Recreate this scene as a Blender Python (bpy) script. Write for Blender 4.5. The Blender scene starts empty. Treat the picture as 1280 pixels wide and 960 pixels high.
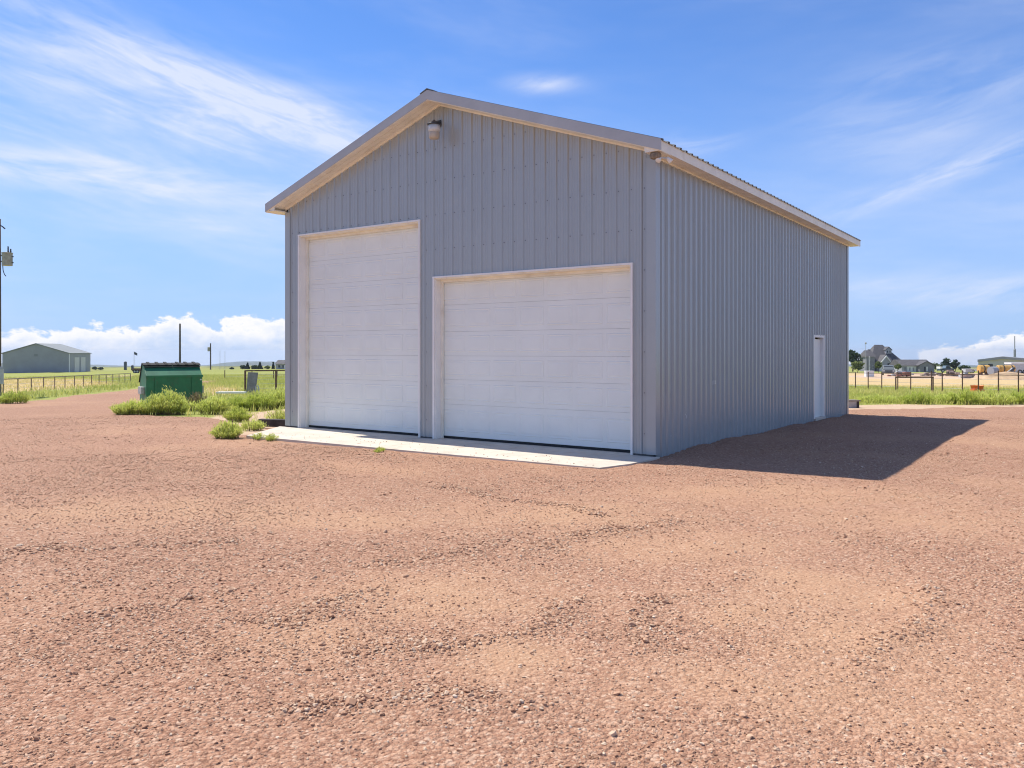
import bpy, math, random
import numpy as np
random.seed(7); rng = np.random.default_rng(7)
S = bpy.context.scene; C = S.collection; R = math.radians

# ------------------------------------------------------------------ camera
CAM = (5.4596, -11.6373, 1.6486); YAW = 0.6142; FPX = 1004.7; HZ = 440.0   # FPX, HZ in pixels of a 1280x960 picture
cd = bpy.data.cameras.new('camera'); co = bpy.data.objects.new('camera', cd); C.objects.link(co)
co.location = CAM; co.rotation_euler = (R(90), 0, YAW)
cd.sensor_width = 36; cd.lens = 36*FPX/1280; cd.shift_y = -(480-HZ)/1280
cd.clip_start = .05; cd.clip_end = 20000
S.camera = co
S.render.resolution_x, S.render.resolution_y = 1024, 768
S.cycles.filter_width = 1.1; S.cycles.max_bounces = 6; S.cycles.diffuse_bounces = 4

# ------------------------------------------------------------------ light
LDIR = np.array([3.10, -0.26, -4.80]); LDIR /= np.linalg.norm(LDIR)         # the way sunlight travels
ELEV = math.asin(-LDIR[2]); SAZ = math.atan2(-LDIR[0], -LDIR[1])            # azimuth of the sun from +Y, clockwise
SUN_E = 3.45; SKY_S = 0.15; EXPO = 0.83
sl = bpy.data.lights.new('sun', 'SUN'); sl.energy = SUN_E; sl.angle = R(.5); sl.color = (1, .94, .84)
so = bpy.data.objects.new('sun', sl); C.objects.link(so)
so.rotation_euler = (math.acos(-LDIR[2]), 0, math.atan2(-LDIR[0], LDIR[1]))
so.location = (0, 0, 40)
S.view_settings.view_transform = 'Standard'; S.view_settings.look = 'None'
S.view_settings.gamma = 1; S.view_settings.exposure = EXPO

# ------------------------------------------------------------------ node helpers
class NT:
    def __init__(s, tree): s.t = tree
    def n(s, kind, ins=None, **props):
        nd = s.t.nodes.new(kind)
        for k, v in props.items(): setattr(nd, k, v)
        for k, v in (ins or {}).items():
            if hasattr(v, 'is_linked') or hasattr(v, 'links'): s.t.links.new(v, nd.inputs[k])
            else: nd.inputs[k].default_value = v
        return nd
    def m(s, op, a, b=0.0, c=0.0, clamp=False):
        return s.n('ShaderNodeMath', {0: a, 1: b, 2: c}, operation=op, use_clamp=clamp).outputs[0]
    def mix(s, f, a, b, blend='MIX'):
        nd = s.n('ShaderNodeMix', {0: f}, data_type='RGBA', blend_type=blend)
        for i, v in ((6, a), (7, b)):
            if hasattr(v, 'links'): s.t.links.new(v, nd.inputs[i])
            else: nd.inputs[i].default_value = (*v, 1) if len(v) == 3 else v
        return nd.outputs[2]
    def ss(s, v, lo, hi):                                                  # smooth step
        return s.n('ShaderNodeMapRange', {0: v, 1: lo, 2: hi, 3: 0.0, 4: 1.0}, interpolation_type='SMOOTHSTEP').outputs[0]
    def noise(s, vec, scale, detail=4, rough=.55, dist=0.0):
        return s.n('ShaderNodeTexNoise', {'Vector': vec, 'Scale': scale, 'Detail': detail, 'Roughness': rough, 'Distortion': dist}).outputs[0]
    def xyz(s, x, y, z=0.0):
        return s.n('ShaderNodeCombineXYZ', {0: x, 1: y, 2: z}).outputs[0]
    def ramp(s, f, stops):
        nd = s.n('ShaderNodeValToRGB', {0: f}); cr = nd.color_ramp
        while len(cr.elements) < len(stops): cr.elements.new(.5)
        for e, (p, c) in zip(cr.elements, stops): e.position = p; e.color = (*c, 1)
        return nd.outputs[0]

# ------------------------------------------------------------------ sky
W_ = bpy.data.worlds.new('World'); S.world = W_; W_.use_nodes = True
W_.node_tree.nodes.clear(); w = NT(W_.node_tree)
tc = w.n('ShaderNodeTexCoord').outputs['Generated']
sep = w.n('ShaderNodeSeparateXYZ', {0: tc})
zc = w.m('MAXIMUM', sep.outputs[2], .012)
sv = w.xyz(sep.outputs[0], sep.outputs[1], zc)
sky = w.n('ShaderNodeTexSky', {'Vector': sv}, sky_type='NISHITA', sun_disc=False, sun_elevation=ELEV, sun_rotation=SAZ,
          altitude=1500, air_density=1.0, dust_density=.6, ozone_density=2.2)
col = w.mix(1.0, sky.outputs[0], (.30, .46, .67), 'MULTIPLY')             # deep dry-air blue
el = w.m('ARCSINE', sep.outputs[2])
az = w.m('SUBTRACT', w.m('ARCTAN2', w.m('MULTIPLY', sep.outputs[0], -1.0), sep.outputs[1]), YAW)   # 0 straight ahead of the yard, positive to the left
def aze(px, py):                                                           # direction of a place in the sky
    x = (px-640)/FPX; return -math.atan(x), math.atan((HZ-py)/FPX/math.sqrt(1+x*x))
def blob(px, py, ra, re, tilt=0.0):                                        # soft elliptical region where clouds of one sort gather
    a0, e0 = aze(px, py); c_, s_ = math.cos(tilt), math.sin(tilt)
    da = w.m('SUBTRACT', az, a0); de = w.m('SUBTRACT', el, e0)
    u = w.m('ADD', w.m('MULTIPLY', da, c_/ra), w.m('MULTIPLY', de, s_/ra))
    v = w.m('SUBTRACT', w.m('MULTIPLY', de, c_/re), w.m('MULTIPLY', da, s_/re))
    return w.m('EXPONENT', w.m('MULTIPLY', w.m('ADD', w.m('MULTIPLY', u, u), w.m('MULTIPLY', v, v)), -1.0))
def cirrus(tilt, sx, sy, seed, lo, hi, detail=6):
    c_, s_ = math.cos(tilt), math.sin(tilt)
    u = w.m('ADD', w.m('MULTIPLY', az, c_), w.m('MULTIPLY', el, s_)); v = w.m('SUBTRACT', w.m('MULTIPLY', el, c_), w.m('MULTIPLY', az, s_))
    return w.ss(w.noise(w.xyz(w.m('MULTIPLY', u, sx), w.m('MULTIPLY', v, sy), seed), 1.0, detail, .6, .6), lo, hi)
def add(*v):
    r = v[0]
    for k in v[1:]: r = w.m('ADD', r, k)
    return r
left = add(w.m('MULTIPLY', blob(110, 165, .24, .075, .15), 1.05), w.m('MULTIPLY', blob(230, 95, .20, .045, .30), .62),
           w.m('MULTIPLY', blob(370, 145, .14, .030, .22), .75), )
ci = w.m('MULTIPLY', left, w.m('ADD', w.m('MULTIPLY', w.m('MULTIPLY', cirrus(.20, 2.6, 11, 3.1, .30, .70, 7), w.m('ADD', .15, w.m('MULTIPLY', cirrus(.26, 8, 46, 6.3, .25, .80, 7), .9))), 1.15), .05))
low = add(w.m('MULTIPLY', blob(150, 222, .19, .022, .05), 1.0), w.m('MULTIPLY', blob(240, 285, .10, .012, 0), .4))
ci3 = w.m('MULTIPLY', low, w.m('MULTIPLY', cirrus(.06, 4, 26, 1.4, .28, .72, 7), 1.1))
right = add(w.m('MULTIPLY', blob(1180, 220, .13, .014, -.30), .75), w.m('MULTIPLY', blob(1230, 365, .22, .018, .04), .75), w.m('MULTIPLY', blob(1130, 160, .10, .04, .1), .4),
            w.m('MULTIPLY', blob(680, 105, .04, .010, 0), .75), w.m('MULTIPLY', blob(870, 180, .045, .012, -.1), .6), w.m('MULTIPLY', blob(1240, 90, .12, .03, .1), .3))
ci2 = w.m('MULTIPLY', right, cirrus(-.22, 5, 30, 8.4, .30, .68))
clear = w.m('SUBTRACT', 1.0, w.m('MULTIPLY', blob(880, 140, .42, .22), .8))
thin = w.m('MULTIPLY', w.m('MULTIPLY', w.m('MULTIPLY', cirrus(.05, 1.6, 6, 5.5, .34, .80, 5), w.m('ADD', .5, w.m('MULTIPLY', cirrus(.1, 7, 34, 2.2, .3, .7, 6), .5))), clear), .62)  # thin cirrus carried on over the unseen sky, added to brighten shaded walls
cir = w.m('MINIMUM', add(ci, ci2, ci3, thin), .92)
haze_low = w.m('EXPONENT', w.m('MULTIPLY', w.m('MULTIPLY', el, el), -20.0))
col = w.mix(w.m('MULTIPLY', haze_low, .80), col, (1.52, 2.12, 3.45))          # pale air low down
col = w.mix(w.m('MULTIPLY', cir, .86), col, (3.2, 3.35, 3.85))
# cumulus bank along the horizon: tops follow slow swells of azimuth
nv = w.xyz(az, w.m('MULTIPLY', el, 1.5), 2.7)
swell = w.noise(w.xyz(w.m('ADD', az, 3.37), 0.0, 0.0), 5.0, 2, .5)
puff = w.noise(nv, 22.0, 8, .6, .2)
puff2 = w.noise(nv, 70.0, 4, .6)
lfac = add(w.m('MULTIPLY', blob(270, 420, .13, 9), .029), w.m('MULTIPLY', blob(350, 400, .03, 9), .012), w.m('MULTIPLY', blob(60, 420, .10, 9), .012), w.m('MULTIPLY', blob(1262, 420, .05, 9), .012), w.m('MULTIPLY', blob(1110, 420, .07, 9), -.016))
top = add(w.m('MULTIPLY', swell, .012), lfac, w.m('MULTIPLY', w.m('SUBTRACT', puff, .5), .085), w.m('MULTIPLY', w.m('SUBTRACT', puff2, .5), .016), .006)
cu = w.ss(w.m('SUBTRACT', top, el), 0.0, .0075)
body = w.noise(w.xyz(az, w.m('MULTIPLY', el, 2.2), 9.0), 26.0, 6, .6)
depth_ = w.ss(w.m('SUBTRACT', top, el), .004, .050)
cucol = w.mix(w.m('MULTIPLY', w.m('ADD', w.m('MULTIPLY', w.ss(body, .35, .65), .6), .4), depth_), (3.9, 3.85, 3.95), (2.35, 2.7, 3.5))
col = w.mix(w.m('MULTIPLY', cu, w.m('SUBTRACT', 1.0, w.m('MULTIPLY', depth_, .65))), col, cucol)
bg = w.n('ShaderNodeBackground', {'Color': col, 'Strength': SKY_S})
w.t.links.new(bg.outputs[0], w.n('ShaderNodeOutputWorld').inputs[0])

# ------------------------------------------------------------------ materials
MATS = {}
def pmat(name, base, rough=.6, var=.08, scale=4.0, bump=0.0, bscale=60.0, metal=0.0, spec=.5, dirt=None, trans=0.0):
    if name in MATS: return MATS[name]
    m = bpy.data.materials.new(name); m.use_nodes = True; m.node_tree.nodes.clear(); t = NT(m.node_tree)
    pos = t.n('ShaderNodeNewGeometry').outputs['Position']
    f = t.noise(pos, scale, 5, .6)
    lo = tuple(max(0, c*(1-var*1.6)) for c in base); hi = tuple(min(1, c*(1+var*1.6)) for c in base)
    c = t.mix(t.ss(f, .25, .75), lo, hi)
    if dirt:
        c = t.mix(t.m('MULTIPLY', t.ss(t.noise(pos, dirt[1], 6, .65), .52, .72), dirt[2]), c, dirt[0])
    b = t.n('ShaderNodeBsdfPrincipled', {'Base Color': c, 'Metallic': metal, 'Specular IOR Level': spec,
            'Roughness': t.m('ADD', rough-.06, t.m('MULTIPLY', f, .12))})
    if bump:
        bn = t.n('ShaderNodeBump', {'Strength': 1.0, 'Distance': bump, 'Height': t.noise(pos, bscale, 3, .6)})
        t.t.links.new(bn.outputs[0], b.inputs['Normal'])
    out = b.outputs[0]
    if trans:
        tr = t.n('ShaderNodeBsdfTranslucent', {'Color': t.mix(.5, c, (base[0]*1.5, base[1]*1.5, base[2]*.7))})
        mx = t.n('ShaderNodeMixShader', {0: trans, 1: out, 2: tr.outputs[0]}); out = mx.outputs[0]
    t.t.links.new(out, t.n('ShaderNodeOutputMaterial').inputs[0])
    MATS[name] = m; return m
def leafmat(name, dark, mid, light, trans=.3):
    """leaf colours from a per-leaf tone stored on the mesh"""
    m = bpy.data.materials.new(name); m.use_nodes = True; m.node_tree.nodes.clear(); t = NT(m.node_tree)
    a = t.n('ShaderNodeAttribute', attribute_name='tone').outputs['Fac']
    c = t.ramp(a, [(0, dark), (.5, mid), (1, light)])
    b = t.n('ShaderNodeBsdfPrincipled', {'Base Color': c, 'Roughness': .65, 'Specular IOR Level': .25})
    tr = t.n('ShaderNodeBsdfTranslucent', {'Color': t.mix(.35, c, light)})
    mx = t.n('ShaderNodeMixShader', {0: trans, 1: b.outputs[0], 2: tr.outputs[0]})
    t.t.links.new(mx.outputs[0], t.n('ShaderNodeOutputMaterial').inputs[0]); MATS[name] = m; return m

SIDING = pmat('siding paint', (.37, .40, .405), .25, .02, 1.3, .0002, 9, spec=.95, dirt=((.33, .31, .30), 1.7, .05))
TRIMG = pmat('grey trim paint', (.46, .465, .47), .45, .05, 2)
CREAM = pmat('cream soffit paint', (.87, .83, .72), .5, .05, 3, dirt=((.50, .40, .27), 2.5, .25))
DOORW = pmat('white door paint', (.84, .865, .81), .42, .02, 1.5, .0003, 300, dirt=((.60, .55, .50), 2.2, .05))
TRIMW = pmat('white trim paint', (.86, .84, .80), .4, .03, 3)
RUBBER = pmat('black rubber', (.02, .02, .02), .8, .2)
ROOF = pmat('roof steel', (.20, .21, .22), .4, .05, 2, metal=.2)
CONC = pmat('concrete', (.60, .53, .435), .9, .07, 1.6, .002, 120, dirt=((.36, .27, .20), 3.5, .5))
FOUND = pmat('dark concrete footing', (.12, .115, .11), .9, .15, 6)
SCREW = pmat('screw heads', (.13, .13, .15), .5, .1)
DARKM = pmat('dark bronze metal', (.04, .04, .045), .5, .15)
LENS = pmat('yellowed plastic lens', (.52, .45, .36), .3, .08, 12)
LAMPW = pmat('lamp housing', (.62, .62, .60), .4, .08, 10)
NEST = pmat('brown mounting box', (.24, .19, .14), .8, .3, 30, .004, 60)
KNOB = pmat('brass knob', (.10, .08, .06), .35, .1, metal=.6)
DGREEN = pmat('dumpster green paint', (.018, .165, .075), .5, .12, 2.5, .001, 20, dirt=((.10, .075, .05), 4, .35))
LIDBL = pmat('black plastic lid', (.008, .008, .009), .8, .2)
DUMPG = pmat('worn grey steel', (.42, .42, .40), .5, .15, 8)
WOODG = pmat('weathered grey timber', (.22, .19, .165), .9, .25, 6, .003, 40)
WOODD = pmat('dark creosote timber', (.055, .045, .038), .9, .25, 6)
PLY = pmat('weathered grey plywood', (.25, .235, .225), .9, .12, 5)
RUST = pmat('rusty brown pipe', (.15, .085, .06), .8, .3, 9)
POSTG = pmat('grey brown fence steel', (.21, .165, .135), .8, .25, 9)
POLE = pmat('utility pole timber', (.105, .085, .075), .9, .25, 5, .004, 30)
TRANSF = pmat('transformer grey paint', (.36, .34, .28), .55, .12, 5, dirt=((.22, .12, .07), 6, .5))
GALV = pmat('galvanised box', (.45, .46, .47), .5, .08, 5)
FARB = pmat('blue grey steel', (.31, .325, .345), .6, .05, .5)
FARS = pmat('grey steel side', (.30, .31, .33), .55, .05, .5)
FARR = pmat('grey steel roof', (.24, .26, .26), .85, .05, .5)
WHITE = pmat('white paint', (.78, .78, .77), .45, .04, 2)
SHING = pmat('dark shingles', (.105, .10, .105), .9, .15, 1.2)
HWALL = pmat('grey house siding', (.24, .235, .25), .8, .08, .8)
HWALL2 = pmat('pale grey house siding', (.36, .36, .39), .8, .06, .8)
GLASS = pmat('dark window glass', (.025, .03, .04), .25, .1, spec=.35)
TANW = pmat('tan green warehouse steel', (.50, .49, .44), .6, .05, .4)
YELL = pmat('faded yellow orange paint', (.62, .36, .09), .6, .18, 1.5, dirt=((.30, .17, .06), 2, .6))
ORAN = pmat('orange plastic', (.80, .16, .035), .5, .1)
BARK = pmat('bark', (.09, .065, .05), .95, .3, 5)
BLUEV = pmat('dark blue vehicle paint', (.035, .065, .10), .25, .05)
GREYV = pmat('grey vehicle paint', (.12, .14, .145), .5, .05)
TYRE = pmat('tyre', (.018, .018, .018), .85, .2)
TANKD = pmat('dark blue tank paint', (.035, .055, .085), .5, .1)
RUBBLE = pmat('broken rubble', (.34, .27, .24), .95, .4, 1.5)
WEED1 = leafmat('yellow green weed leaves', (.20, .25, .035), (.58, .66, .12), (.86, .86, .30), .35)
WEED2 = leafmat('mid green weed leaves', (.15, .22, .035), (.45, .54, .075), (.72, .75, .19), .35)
GRASSM = leafmat('grass blades', (.26, .34, .05), (.50, .54, .11), (.78, .66, .28), .3)
DRYM = leafmat('dry grass blades', (.20, .15, .06), (.40, .30, .13), (.55, .45, .24), .25)
TREED = leafmat('dark tree leaves', (.012, .028, .010), (.030, .062, .018), (.070, .115, .032), .2)
TREEM = leafmat('olive tree leaves', (.06, .085, .025), (.14, .18, .05), (.24, .27, .09), .25)
CONIF = leafmat('conifer needles', (.010, .024, .012), (.024, .05, .022), (.05, .085, .035), .12)
STEMM = pmat('weed stems', (.20, .17, .07), .9, .2)

# ------------------------------------------------------------------ mesh helpers
class MB:
    def __init__(s): s.v = []; s.f = []; s.mi = []; s.cur = 0
    def quad(s, *p): 
        b = len(s.v); s.v += [tuple(q) for q in p]; s.f.append(tuple(range(b, b+len(p)))); s.mi.append(s.cur); return s
    def hexa(s, p):                                                        # 8 corners: bottom ring 0-3 then top ring 4-7, counter-clockwise from above
        b = len(s.v); s.v += [tuple(q) for q in p]
        for f in ((3, 2, 1, 0), (4, 5, 6, 7), (0, 1, 5, 4), (1, 2, 6, 5), (2, 3, 7, 6), (3, 0, 4, 7)):
            s.f.append(tuple(b+i for i in f)); s.mi.append(s.cur)
        return s
    def box(s, x0, x1, y0, y1, z0, z1):
        return s.hexa([(x0, y0, z0), (x1, y0, z0), (x1, y1, z0), (x0, y1, z0), (x0, y0, z1), (x1, y0, z1), (x1, y1, z1), (x0, y1, z1)])
    def prism(s, poly, axis, a, b):                                        # poly in the two other axes, extruded along axis from a to b
        def P(q, t):
            return {'x': (t, q[0], q[1]), 'y': (q[0], t, q[1]), 'z': (q[0], q[1], t)}[axis]
        n = len(poly); k = len(s.v)
        s.v += [P(q, a) for q in poly] + [P(q, b) for q in poly]
        s.f.append(tuple(range(k, k+n))); s.f.append(tuple(range(k+2*n-1, k+n-1, -1))); s.mi += [s.cur]*2
        for i in range(n):
            j = (i+1) % n; s.f.append((k+i, k+n+i, k+n+j, k+j)); s.mi.append(s.cur)
        return s
    def tube(s, pts, rad, n=8, caps=True):
        pts = [np.array(p, float) for p in pts]
        rad = list(rad) if hasattr(rad, '__len__') else [rad]*len(pts)
        k = len(s.v)
        for i, p in enumerate(pts):
            d = pts[min(i+1, len(pts)-1)]-pts[max(i-1, 0)]; d = d/(np.linalg.norm(d)+1e-12)
            up = np.array([0, 0, 1.]) if abs(d[2]) < .9 else np.array([1., 0, 0])
            a = np.cross(d, up); a /= np.linalg.norm(a); b = np.cross(d, a)
            for j in range(n):
                t = 2*math.pi*j/n; s.v.append(tuple(p+rad[i]*(math.cos(t)*a+math.sin(t)*b)))
        for i in range(len(pts)-1):
            for j in range(n):
                j2 = (j+1) % n; s.f.append((k+i*n+j, k+(i+1)*n+j, k+(i+1)*n+j2, k+i*n+j2)); s.mi.append(s.cur)
        if caps:
            s.f.append(tuple(k+j for j in range(n))); s.f.append(tuple(k+(len(pts)-1)*n+j for j in range(n-1, -1, -1))); s.mi += [s.cur]*2
        return s
    def lathe(s, prof, cx=0, cy=0, n=16):                                  # prof: (radius, z) from bottom to top
        return s.tube([(cx, cy, z) for r, z in prof], [max(r, .001) for r, z in prof], n)
    def mesh(s, name, mats, smooth=False):
        me = bpy.data.meshes.new(name); me.from_pydata(s.v, [], s.f)
        mats = mats if isinstance(mats, (list, tuple)) else [mats]
        for m in mats: me.materials.append(m)
        me.polygons.foreach_set('material_index', s.mi)
        if smooth: me.polygons.foreach_set('use_smooth', [True]*len(s.f))
        me.update(); return me
    def build(s, name, mats, parent=None, smooth=False, bevel=0.0):
        o = bpy.data.objects.new(name, s.mesh(name, mats, smooth)); C.objects.link(o); o.parent = parent
        if bevel:
            b = o.modifiers.new('bevel', 'BEVEL'); b.width = bevel; b.segments = 2; b.limit_method = 'ANGLE'
        return o
def npmesh(name, verts, faces, mat, tone=None, parent=None, smooth=False, attrs=None):
    """mesh straight from arrays; faces (n,3) or (n,4)"""
    me = bpy.data.meshes.new(name); nv, (nf, k) = len(verts), faces.shape
    me.vertices.add(nv); me.vertices.foreach_set('co', np.asarray(verts, np.float32).ravel())
    me.loops.add(nf*k); me.loops.foreach_set('vertex_index', faces.astype(np.int32).ravel())
    me.polygons.add(nf); me.polygons.foreach_set('loop_start', np.arange(0, nf*k, k, dtype=np.int32))
    if smooth: me.polygons.foreach_set('use_smooth', np.ones(nf, bool))
    if tone is not None:
        a = me.attributes.new('tone', 'FLOAT', 'POINT'); a.data.foreach_set('value', np.asarray(tone, np.float32))
    for nm, arr in (attrs or {}).items():
        a = me.attributes.new(nm, 'FLOAT', 'POINT'); a.data.foreach_set('value', np.asarray(arr, np.float32))
    me.update(calc_edges=True); me.materials.append(mat)
    o = bpy.data.objects.new(name, me); C.objects.link(o); o.parent = parent; return o
def tag(o, label=None, cat=None, group=None, kind=None):
    for k, v in (('label', label), ('category', cat), ('group', group), ('kind', kind)):
        if v: o[k] = v
    return o
def thing(name, label, cat, loc=(0, 0, 0), rz=0.0, group=None):
    o = bpy.data.objects.new(name, None); C.objects.link(o); o.location = loc; o.rotation_euler = (0, 0, rz)
    o.empty_display_size = .2
    return tag(o, label, cat, group)
def dup(o, parent):
    c = o.copy(); C.objects.link(c); c.parent = parent; return c

# ------------------------------------------------------------------ terrain functions
def vnoise(x, y, seed=0):
    xi = np.floor(x).astype(np.int64); yi = np.floor(y).astype(np.int64); fx = x-xi; fy = y-yi
    fx = fx*fx*(3-2*fx); fy = fy*fy*(3-2*fy)
    def h(a, b):
        n = (a*374761393 + b*668265263 + seed*974711) & 0xffffffff
        n = ((n ^ (n >> 13))*1274126177) & 0xffffffff
        return ((n ^ (n >> 16)) & 0xffff)/65535.0
    return (h(xi, yi)*(1-fx)+h(xi+1, yi)*fx)*(1-fy)+(h(xi, yi+1)*(1-fx)+h(xi+1, yi+1)*fx)*fy
def fbm(x, y, seed=0, oct=4):
    r = 0; a = .5; t = 0
    for i in range(oct): r = r+a*vnoise(x*2**i+i*17.3, y*2**i-i*9.1, seed+i); t += a; a *= .5
    return r/t
def hbase(x, y):                                                           # the yard sits on a low rise and the plain falls gently away from it
    r = np.hypot(x-3.0, y+6.0); d = r-10.0
    return -.0165*.5*(d+np.sqrt(d*d+9.0))+.0165*.43
FW = np.array([-math.sin(YAW), math.cos(YAW)]); RT = np.array([math.cos(YAW), math.sin(YAW)])
def P(px, d):
    """the place on the ground seen in direction px, d metres out"""
    x, y = CAM[0]+d*FW[0]+d*(px-640)/FPX*RT[0], CAM[1]+d*FW[1]+d*(px-640)/FPX*RT[1]
    return float(x), float(y), float(hbase(x, y))
def G(px, py):
    """where the line of sight meets the ground"""
    lo, hi = 1.0, 4000.0
    for _ in range(60):
        d = math.sqrt(lo*hi); x, y, z = P(px, d)
        if CAM[2]-(py-HZ)/FPX*d > z: lo = d
        else: hi = d
    return P(px, lo)
def seg_dist(x, y, a, b):
    ax, ay = a; bx, by = b; dx, dy = bx-ax, by-ay
    t = np.clip(((x-ax)*dx+(y-ay)*dy)/(dx*dx+dy*dy), 0, 1); return np.hypot(x-ax-t*dx, y-ay-t*dy), t
def poly_sd(x, y, poly):                                                   # signed distance, positive inside
    d = np.full(np.shape(x), 1e9); ins = np.zeros(np.shape(x), bool)
    for i in range(len(poly)):
        a, b = poly[i], poly[(i+1) % len(poly)]
        d = np.minimum(d, seg_dist(x, y, a, b)[0])
        if a[1] != b[1]:
            c = ((a[1] > y) != (b[1] > y)) & (x < (b[0]-a[0])*(y-a[1])/(b[1]-a[1])+a[0]); ins ^= c
    return np.where(ins, d, -d)
g2 = lambda px, py: G(px, py)[:2]
LOT = [g2(-420, 560), g2(-160, 522), g2(0, 505), g2(60, 499.5), g2(110, 493), g2(168, 486.5), g2(200, 482), g2(252, 476.5), (-66, 41), (-64, 37),
       g2(266, 478), g2(215, 487), g2(176, 499), g2(148, 516), g2(200, 520), g2(255, 521), g2(283, 532), g2(300, 541), (-8.7, -.9),
       (-9.6, 1.0), (-9.6, 13.5), (-2, 15.5), g2(1062, 512), g2(1130, 511), g2(1290, 508), g2(1500, 512), (60, 8), (40, -40), (-40, -45), (-42, -12)]
def lot_sd(x, y): return poly_sd(x, y, LOT) + (fbm(x*.7, y*.7, 31, 3)-.5)*1.3*np.clip(np.hypot(x-5, y+12)/30, .3, 1)
# low windrows of stones pushed up by tyres, and bare sandy patches
ROWS = [[g2(465, 702), g2(545, 699), g2(630, 685)], [g2(470, 802), g2(560, 796), g2(640, 786), g2(740, 752)], [g2(655, 693), g2(730, 672), g2(830, 655)],
        [g2(330, 772), g2(400, 755), g2(470, 735)], [g2(800, 800), g2(840, 770), g2(890, 730), g2(930, 715)], [g2(1080, 850), g2(1130, 800), g2(1180, 745)],
        [g2(560, 610), g2(660, 628), g2(740, 642)], [g2(30, 690), g2(160, 683), g2(290, 676)], [g2(420, 880), g2(520, 868), g2(640, 880)], [g2(100, 770), g2(210, 762), g2(300, 745)]]
SANDS = [(g2(1020, 740), 1.15, .75), (g2(1060, 790), .8, .45), (g2(940, 770), .55, .35), (g2(560, 745), 1.3, .55), (g2(700, 645), 2.2, .7), (g2(420, 650), 1.6, .5), (g2(380, 800), .7, .35),
         (g2(860, 680), 1.6, .6), (g2(900, 850), .8, .3), (g2(1180, 650), 2.5, .8), (g2(200, 640), 2.4, .7), (g2(640, 820), .5, .3), (g2(1000, 620), 3, .9)]
def sandy(x, y):
    s = np.clip((fbm(x*.42+3, y*.55, 5, 4)-.47)*4, 0, 1)*.65
    for (c, ra, rb) in SANDS:
        dx, dy = x-c[0], y-c[1]; u = dx*RT[0]+dy*RT[1]; v = dx*FW[0]+dy*FW[1]
        s = np.maximum(s, np.exp(-((u/ra)**2+(v/(rb*1.6))**2)*1.1)*(0.55+.6*fbm(x*1.6, y*1.6, 77, 3)))
    return np.clip(s, 0, 1)
def rows(x, y):
    r = np.zeros(np.shape(x))
    for ln in ROWS:
        for a, b in zip(ln[:-1], ln[1:]):
            d, t = seg_dist(x+(fbm(x*1.3, y*1.3, 8, 2)-.5)*.5, y+(fbm(x*1.3, y*1.3, 18, 2)-.5)*.5, a, b)
            r = np.maximum(r, np.exp(-(d/.13)**2))
    return r*(.35+.8*fbm(x*1.1, y*1.1, 4, 3))
def lot_z(x, y):
    sd = lot_sd(x, y)
    edge = np.clip(sd/2.0, 0, 1)
    near_slab = np.clip((np.maximum(np.maximum(x-.05, -8.9-x), np.maximum(-1.8-y, y-13.2)))/.7, 0, 1)
    mic = (fbm(x*.8, y*.8, 3, 3)-.5)*.05*near_slab + (fbm(x*4.2, y*4.2, 9, 3)-.5)*.022 + rows(x, y)*.022*near_slab
    heap = np.exp(-((x-.12)/.35)**2)*np.clip((y-.5)/.8, 0, 1)*np.clip((13-y)/.5, 0, 1)*(fbm(y*1.3, y*.2, 14, 4)-.3)*.16
    return hbase(x, y)+heap+.006-.028*(1-near_slab)+mic*(.4+.6*edge)-np.clip(-sd*.14, 0, .35)
def fld_z(x, y):
    sd = lot_sd(x, y); r = np.hypot(x-5, y+12)
    return hbase(x, y)-.02-np.clip(sd, 0, 1)*.16+(fbm(x*.35, y*.35, 21, 3)-.5)*.22*np.clip(-sd/4, 0, 1)+(fbm(x*.01, y*.01, 22, 3)-.5)*np.clip((r-150)/600, 0, 1)*5

def polar(r0, r1, dr, fine, coarse, half):
    """rings round the yard, closely spaced near and toward the building"""
    rs = [r0]
    while rs[-1] < r1: rs.append(rs[-1]*(1+dr))
    a = np.concatenate([np.arange(-half, half, fine), np.arange(half, 360-half, coarse)]); a = np.radians(a)
    rs = np.array(rs); A, Rr = np.meshgrid(a, rs)
    x = CAM[0]-np.sin(YAW+A)*Rr; y = CAM[1]+np.cos(YAW+A)*Rr
    nr, na = A.shape; i, j = np.meshgrid(np.arange(nr-1), np.arange(na), indexing='ij'); j2 = (j+1) % na
    f = np.stack([i*na+j, i*na+j2, (i+1)*na+j2, (i+1)*na+j], -1).reshape(-1, 4)[:, ::-1]
    ctr = np.arange(na)
    return x.ravel(), y.ravel(), f, na
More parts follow.
